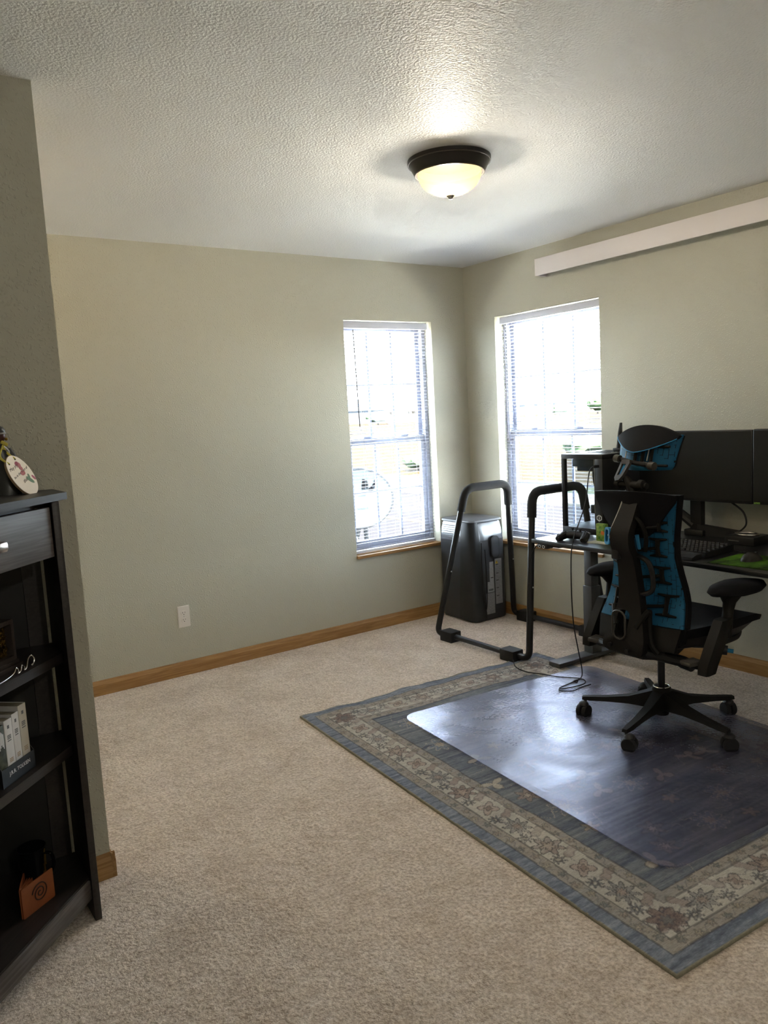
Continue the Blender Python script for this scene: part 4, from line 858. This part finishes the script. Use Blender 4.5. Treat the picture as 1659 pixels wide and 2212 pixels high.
for sx in (-1, 1):
    MB().cyl(pm @ Vector((sx*.017, .046, .001)), pm @ Vector((sx*.017, .046, .0022)), .003, 8).build('ribbon_hole', 'ink', t, world=True)
    p0 = pm @ Vector((sx*.017, .046, .002))
    for k in (0, 1): MB().tube(crom([p0, p0+Vector((-.02-.004*k, .004, .022)), Vector((-3.392, -1.914, 1.408-.004*k))], 5), .0016, 5, flat=1.6).build('ribbon', 'ribbon', t, world=True)
MB().obb((-3.388, -1.914, 1.412), (.02, .008, .01), Matrix.Rotation(.6, 4, 'Y'), .003).build('ribbon_knot', 'ribbon', t, world=True)
t = thing('figurine', 'dark glossy seated figurine with a grey cap at the left end of the shelf top', 'figurine', (-3.385, -1.888, 1.267))
MB().loft([[(cx+rx*math.cos(2*PI*k/16), cy+ry*math.sin(2*PI*k/16), z) for k in range(16)] for cx, cy, rx, ry, z in ((-.005, 0, .044, .042, .0), (0, 0, .043, .041, .02), (-.002, 0, .038, .034, .05), (-.006, 0, .03, .028, .095), (-.012, -.002, .03, .026, .125), (-.016, -.004, .02, .018, .14), (-.016, -.005, .013, .013, .155))]).build('robe', 'fig_dark', t, smooth=60)
MB().tube(crom([(.006, -.01, .128), (.018, -.012, .105), (.026, -.014, .075), (.016, -.026, .06)], 5), [.010]*5+[.009]*5+[.008]*6, 8).build('sleeve', 'fig_hair', t)
hd = MB().sphere((-.012, -.008, .168), (.017, .018, .022), 16, 12).build('head', 'fig_face', t)
MB().sphere((-.013, -.007, .178), (.0195, .02, .018), 16, 12).build('cap', 'fig_hair', t); MB().tube([(-.013+.0185*math.cos(a), -.008+.019*math.sin(a), .173) for a in [2*PI*k/20 for k in range(20)]], .0028, 6, loop=True).build('cap_band', 'fig_silver', t)
MB().sphere((.0045, -.018, .157), .0045, 8, 6).build('gold_bead', 'gold', t); MB().tube([(-.015+.014*math.cos(a), -.006+.014*math.sin(a), .146) for a in [2*PI*k/16 for k in range(16)]], .003, 6, loop=True).build('collar', 'fig_silver', t)
for x, y in ((.042, -.012), (.046, 0), (.034, -.026)): MB().sphere((x, y, .009), (.009, .007, .009), 8, 6).build('ornament', 'fig_silver', t)
# display box with gilt relief
t = thing('display_box', 'dark framed display box with gold relief on the upper shelf', 'ornament', (-3.49, -2.06, .806), R(45))
MB().box(-.075, .075, -.026, .026, 0, .012, .002).build('plinth', 'dark_frame', t); MB().box(-.068, .068, -.02, .02, .012, .022, .002).build('plinth_step', 'dark_frame', t)
MB().plate(rrect(.124, .112, .002, 1, 0, .078), [rrect(.104, .088, .002, 1, 0, .078)], lambda x, z: (x, -.016, z), lambda x, z: (x, .016, z)).build('frame', 'dark_frame', t, smooth=20)
MB().box(-.06, .06, .006, .01, .03, .126).build('backing', 'nuggets', t, smooth=0)
rg = np.random.default_rng(2); b = MB()
for k in range(70): b.sphere((rg.uniform(-.043, .040), rg.uniform(-.004, .004), rg.uniform(.042, .114)), (rg.uniform(.004, .009), .004, rg.uniform(.003, .01)), 6, 4)
k = b.build('gilt_relief', 'nuggets', t, smooth=60); k['kind'] = 'stuff'
MB().sphere((-.012, -.006, .138), .006, 10, 8).build('brass_knob', 'gold', t)
t = tag(MB().tube(crom([(-3.51, -2.178, .809), (-3.485, -2.15, .810), (-3.462, -2.122, .814), (-3.452, -2.108, .824), (-3.446, -2.104, .816), (-3.448, -2.108, .809), (-3.44, -2.10, .812), (-3.434, -2.090, .824), (-3.428, -2.086, .816), (-3.43, -2.09, .809), (-3.422, -2.08, .813), (-3.414, -2.068, .832), (-3.404, -2.060, .838), (-3.397, -2.056, .828), (-3.400, -2.060, .816), (-3.408, -2.066, .812)], 6), .0022, 6).build('silver_wire_ornament', 'chrome'), 'curled silver wire lying in front of the gold display box', 'ornament')
# boxed paperback set
t = thing('book_slipcase', 'low navy slipcase with white lettering holding paperbacks on the middle shelf', 'slipcase', (-3.455, -2.08, .53))
def sb(s, o_, z): return dfr(s, o_, z)
S0, S1, OF, OB = .115, .252, -.052, -.165
for a in ((S0, S1, OF-.003, OF, .531, .578), (S0, S1, OB, OB+.003, .531, .70), (S0, S1, OB, OF, .5302, .5325)): dbox(*a).build('panel', 'box_navy', t, world=True, smooth=0)
for s in (S0, S1-.003):
    MB().loft([[dfr(s+ds, o_, z) for o_, z in ((OF, .531), (OB, .531), (OB, .70), (OF-.05, .64), (OF, .579))] for ds in (0, .003)]).build('side', 'box_dark', t, world=True, smooth=0)
MB().text('J.R.R. TOLKIEN', .0145, basis(-d2, nf, dfr((S0+S1)/2-.004, OF+.0004, .558)), .0003, xs=.92).build('lettering', 'white_print', t, world=True, smooth=0)
sp = [(.122, .031, 'book_cream', .715, 'thick cream-spined paperback at the right end of the slipcase'), (.156, .026, 'book_white', .703, 'white-spined paperback second from the right in the slipcase'), (.185, .030, 'book_white', .697, 'white-spined paperback beside the dark illustrated one in the slipcase'), (.218, .030, 'book_art', .69, 'dark illustrated paperback at the left end of the slipcase')]
for s, w, m, zt, lb_ in sp:
    bk = thing('paperback', lb_, 'book', tuple(dfr(s+w/2, -.11, .533)), 0, 'paperbacks in the slipcase')
    dbox(s, s+w, -.157, -.062, .5335, zt-.002).build('pages', 'book_pages', bk, world=True, smooth=0)
    dbox(s-.0005, s+w+.0005, -.061, -.0585, .533, zt, .0008).build('spine', m, bk, world=True)
    for e in (s-.001, s+w): dbox(e, e+.001, -.16, -.06, .533, zt).build('cover', 'book_white' if m != 'book_art' else m, bk, world=True, smooth=0)
    if m != 'book_art':
        sm = basis(-d2, nf, (0, 0, 0))
        for zf, h in ((.88, .009), (.74, .0025), (.715, .0025), (.69, .0025), (.655, .0025), (.36, .002), (.335, .002), (.31, .002)):
            z = .533+(zt-.533)*zf; ww = .12 if zf > .8 else .24; dbox(s+w*(.5-ww), s+w*(.5+ww), -.0586, -.058, z-h/2, z+h/2).build('spine_print', 'plaque_side' if zf < .4 else 'ac_top', bk, world=True, smooth=0)
    else:
        for k in range(5): dbox(s+.004+k*.004, s+.007+k*.004, -.0586, -.058, .64-.006*abs(k-2), .675-.004*abs(k-2)).build('spine_print', 'book_white', bk, world=True, smooth=0)
# mug
t = thing('mug', 'glossy black mug with gold decoration on the lowest shelf', 'mug', (-3.438, -1.915, .131))
MB().lathe([(.030, 0), (.034, .002), (.0355, .05), (.0395, .098), (.0405, .101), (.0385, .101), (.034, .05), (.030, .006), (.001, .005)], 32).build('cup', 'ceramic_black', t, smooth=50)
hA = R(-35); hx, hy = math.cos(hA), math.sin(hA)
MB().tube(crom([(.035*hx, .035*hy, .082), (.056*hx, .056*hy, .078), (.062*hx, .062*hy, .05), (.05*hx, .05*hy, .022), (.034*hx, .034*hy, .018)], 5), .005, 8).build('handle', 'ceramic_black', t)
for a0, z0, z1 in ((-48, .02, .05), (-40, .045, .085), (-55, .01, .03), (-44, .085, .095)):
    MB().loft([[((.0385+.03*(z-.05)*0+.0015*(z/.05))*math.cos(R(a0+q)), (.0385)*math.sin(R(a0+q)), z) for q in (0, 7)]+[(.036*math.cos(R(a0+q)), .036*math.sin(R(a0+q)), z) for q in (7, 0)] for z in (z0, z1)]).build('gold_print', 'gold', t, smooth=0)
# leather wallet with a plain spiral
t = thing('leather_wallet', 'small folded brown leather wallet with a dark spiral, standing on the lowest shelf', 'wallet', (-3.456, -2.08, .131))
wa = Vector((-3.503, -2.111, 0)); wb = Vector((-3.409, -2.047, 0)); wx = (wb-wa).normalized(); wn = Vector((wx.y, -wx.x, 0)); WL = (wb-wa).length
wmx = basis(wx, wn, wa+Vector((0, 0, .131)))
MB().prism(rrect(WL, .086, .004, 3, WL/2, .044), -.003, 0, wmx).build('front_cover', 'leather', t, world=True)
wx2 = (wx*.78-wn*.62).normalized(); wm2 = basis(wx2, Vector((wx2.y, -wx2.x, 0)), wa+Vector((0, 0, .131))-wn*.003)
MB().prism(rrect(WL*.8, .086, .004, 3, WL*.4, .044), -.003, 0, wm2).build('rear_cover', 'leather', t, world=True)
for k in range(3):
    wx3 = (wx*(.84+.03*k)-wn*(.5-.09*k)).normalized(); wm3 = basis(wx3, Vector((wx3.y, -wx3.x, 0)), wa+Vector((0, 0, .131))-wn*(.003))
    MB().prism(rrect(WL*.6, .078, .003, 3, WL*.33, .042), -.001, 0, wm3).build('card_slot', 'leather', t, world=True)
sp_ = []
for k in range(46): a = k/45*2*PI*2.3; r_ = .003+.0255*k/45; sp_.append(wmx @ Vector((WL*.55+r_*math.cos(a+1), .045+r_*math.sin(a+1), .0006)))
MB().tube(sp_, .0018, 5).build('spiral_mark', 'leather_ink', t, world=True)

# ------------------------------------------------------------------ outdoors
GZ = -.70
ap = struct(MB().box(-30, 9.0, .5, 70, GZ-.1, GZ).build('asphalt_lot', 'asphalt', smooth=0), 'pale asphalt lot outside the windows')
struct(MB().box(.5, 9.0, -40, .5, GZ-.1, GZ).build('asphalt_drive', 'asphalt', smooth=0))
struct(MB().box(-12, 4.6, .45, 4.6, GZ-.05, GZ+.03).build('bounce_apron', 'bounce_concrete', smooth=0), 'unseen pale concrete apron added to bounce light onto the ceiling'); struct(MB().box(.45, 4.6, -12, .45, GZ-.05, GZ+.03).build('bounce_walk', 'bounce_concrete', smooth=0))  # bright pads added out of view as reflectors to lift the ceiling
MB().box(5.55, 5.70, -20, 60, GZ, GZ+.004).build('painted_line', 'line_yellow', ap, smooth=0, label='yellow painted line')
struct(MB().box(9.0, 10.6, -40, 70, GZ-.1, GZ+.06, .02).build('sidewalk', 'concrete'), 'pale concrete sidewalk beyond the asphalt')
struct(MB().box(10.6, 12.4, -40, 90, GZ-.1, GZ+.05).build('grass_verge', 'verge', smooth=0), 'narrow green grass strip behind the sidewalk')
struct(MB().box(12.4, 400, -200, 400, GZ-.3, GZ).build('dry_field', 'field', smooth=0), 'dry yellow field stretching to the horizon')
t = thing('satellite_dish', 'white satellite dish on a slanted grey mast outside the left window', 'satellite dish', (.02, 1.55, GZ))
dc = Vector((-.005, 1.52, .712)); dn = Vector((-.42, -.88, .22)).normalized(); dmx = basis(Vector((0, 0, 1)).cross(dn), dn, dc)
rings = [[dmx @ Vector((.30*k*math.cos(2*PI*j/40), .262*k*math.sin(2*PI*j/40), .045*k*k)) for j in range(40)] for k in (.02, .2, .4, .6, .8, 1)]
rings += [[dmx @ Vector((.30*k*math.cos(2*PI*j/40), .262*k*math.sin(2*PI*j/40), .045*k*k-.018)) for j in range(40)] for k in (1.01, .5, .02)]
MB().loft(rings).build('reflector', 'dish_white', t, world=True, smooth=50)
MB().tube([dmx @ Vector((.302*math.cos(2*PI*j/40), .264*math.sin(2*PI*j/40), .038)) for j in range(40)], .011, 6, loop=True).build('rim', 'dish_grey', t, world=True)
lg = dmx @ Matrix.Translation((.19, .10, .0))
def dz_(x, y): return .045*((x/.30)**2+(y/.262)**2)+.009
def dpatch(nm, P): MB().loft([[dmx @ Vector((x, y, dz_(x, y)+d)) for x, y in P] for d in (0, .002)]).build(nm, 'logo_black', t, world=True, smooth=0)
dpatch('logo_wedge', [(.03, .085), (.085, .09), (.095, .11), (.09, .145), (.07, .165), (.045, .172)])
dpatch('logo_swoosh', [(.085, .075), (.125, .07), (.15, .10), (.16, .13), (.165, .16), (.15, .16), (.145, .135), (.13, .11), (.105, .092)])
MB().text('DIRECTV', .03, dmx @ Matrix.Translation((.055, .045, .014)), .001).build('lettering', 'logo_black', t, world=True, smooth=0)
MB().tube([dmx @ Vector((x, y, dz_(x, y)+.001)) for x, y in [(-.03+.009*k, -.09+.009*math.sin(k*1.9)) for k in range(13)]], .0022, 5).build('signature_squiggle', 'logo_black', t, world=True)
MB().tube(crom([(.06, 1.60, .62), (.02, 1.66, .35), (-.06, 1.70, -.05), (-.10, 1.72, GZ)], 5), .045, 10).build('mast', 'dish_grey', t, world=True)
MB().tube([(.10, 1.60, .58), (.14, 1.64, .1), (.16, 1.66, GZ)], .022, 8).build('brace', 'dish_grey', t, world=True)
MB().obb((.02, 1.60, .66), (.16, .10, .16), Matrix.Rotation(R(-25), 4, 'Z'), .01).build('bracket', 'dish_grey', t, world=True)
MB().tube(crom([(-.1, 1.5, .45), (-.07, 1.45, .33), (.0, 1.5, .28), (.02, 1.6, .2)], 5), .008, 6).build('cable', 'ink', t, world=True)
def tree(x, y, h, r, label, cat='tree', grp='far trees beyond the field'):
    t = thing('tree' if cat == 'tree' else 'bush', label, cat, (x, y, GZ), 0, grp)
    b = MB(); bmesh.ops.create_icosphere(b.bm, subdivisions=3, radius=1)
    for v in b.bm.verts:
        k = 1+.35*mnoise.noise(v.co*2.3+Vector((x, y, 0))); v.co = Vector((v.co.x*r*k, v.co.y*r*k, h*.6+v.co.z*h*.42*k))
    b.build('crown', 'tree', t, smooth=60)
    MB().cyl((0, 0, 0), (0, 0, h*.4), r*.10, 8, r*.07).build('trunk', 'trunk', t)
def house(x, y, rz, w, d, h, rf, wl, label):
    t = thing('house', label, 'house', (x, y, GZ), rz, 'far houses beyond the field')
    MB().box(-w/2, w/2, -d/2, d/2, 0, h).build('walls', wl, t, smooth=0)
    MB().prism([(-d/2-.4, h), (d/2+.4, h), (0, h+d*.32)], -w/2-.4, w/2+.4, basis((0, 1, 0), (1, 0, 0), (0, 0, 0))).build('roof', rf, t, smooth=0)
    for k in range(4): MB().box(-w/2+w*(k+.5)/4-.6, -w/2+w*(k+.5)/4+.6, -d/2-.05, -d/2, h*.35, h*.75).build('window', 'pane_dark', t, smooth=0)
def far(u, D):  # horizontal bearing helper: direction angle in degrees from +y, distance
    return (-3.78+D*math.sin(R(u)), -4.32+D*math.cos(R(u)))
x, y = far(33.6, 260); house(x, y, R(-33), 26, 12, 4.2, 'roof_blue', 'siding', 'far grey house with a blue roof seen low through the left window')
x, y = far(36.9, 215); house(x, y, R(-33), 12, 8, 3.0, 'roof_brown', 'siding_tan', 'far tan house with a brown roof seen through the left window')
x, y = far(36.9, 230); tree(x, y, 5, 3.2, 'round green tree in the distance behind the left window, right of the far houses')
x, y = far(34.6, 200); tree(x, y, 2.8, 2.6, 'low green bush in front of the far blue-roofed house', 'bush')
x, y = far(46.2, 260); house(x, y, R(-46), 22, 10, 3.6, 'roof_blue', 'siding', 'far low house seen through the left part of the right window')
x, y = far(52.6, 270); house(x, y, R(-52), 12, 10, 5, 'roof_brown', 'siding_tan', 'far gabled house seen through the right part of the right window')
x, y = far(50.2, 190); tree(x, y, 4.6, 2.2, 'far round tree seen through the middle of the right window')
x, y = far(47.6, 180); tree(x, y, 2.4, 1.9, 'far low bush seen through the right window, left of the round tree', 'bush')
x, y = far(49.3, 33); tree(x, y, .9, .9, 'sage bush in the dry field outside the right window', 'bush', 'bushes in the dry field')
x, y = far(37.4, 30); tree(x, y, .6, .6, 'small sage bush in the dry field outside the left window', 'bush', 'bushes in the dry field')
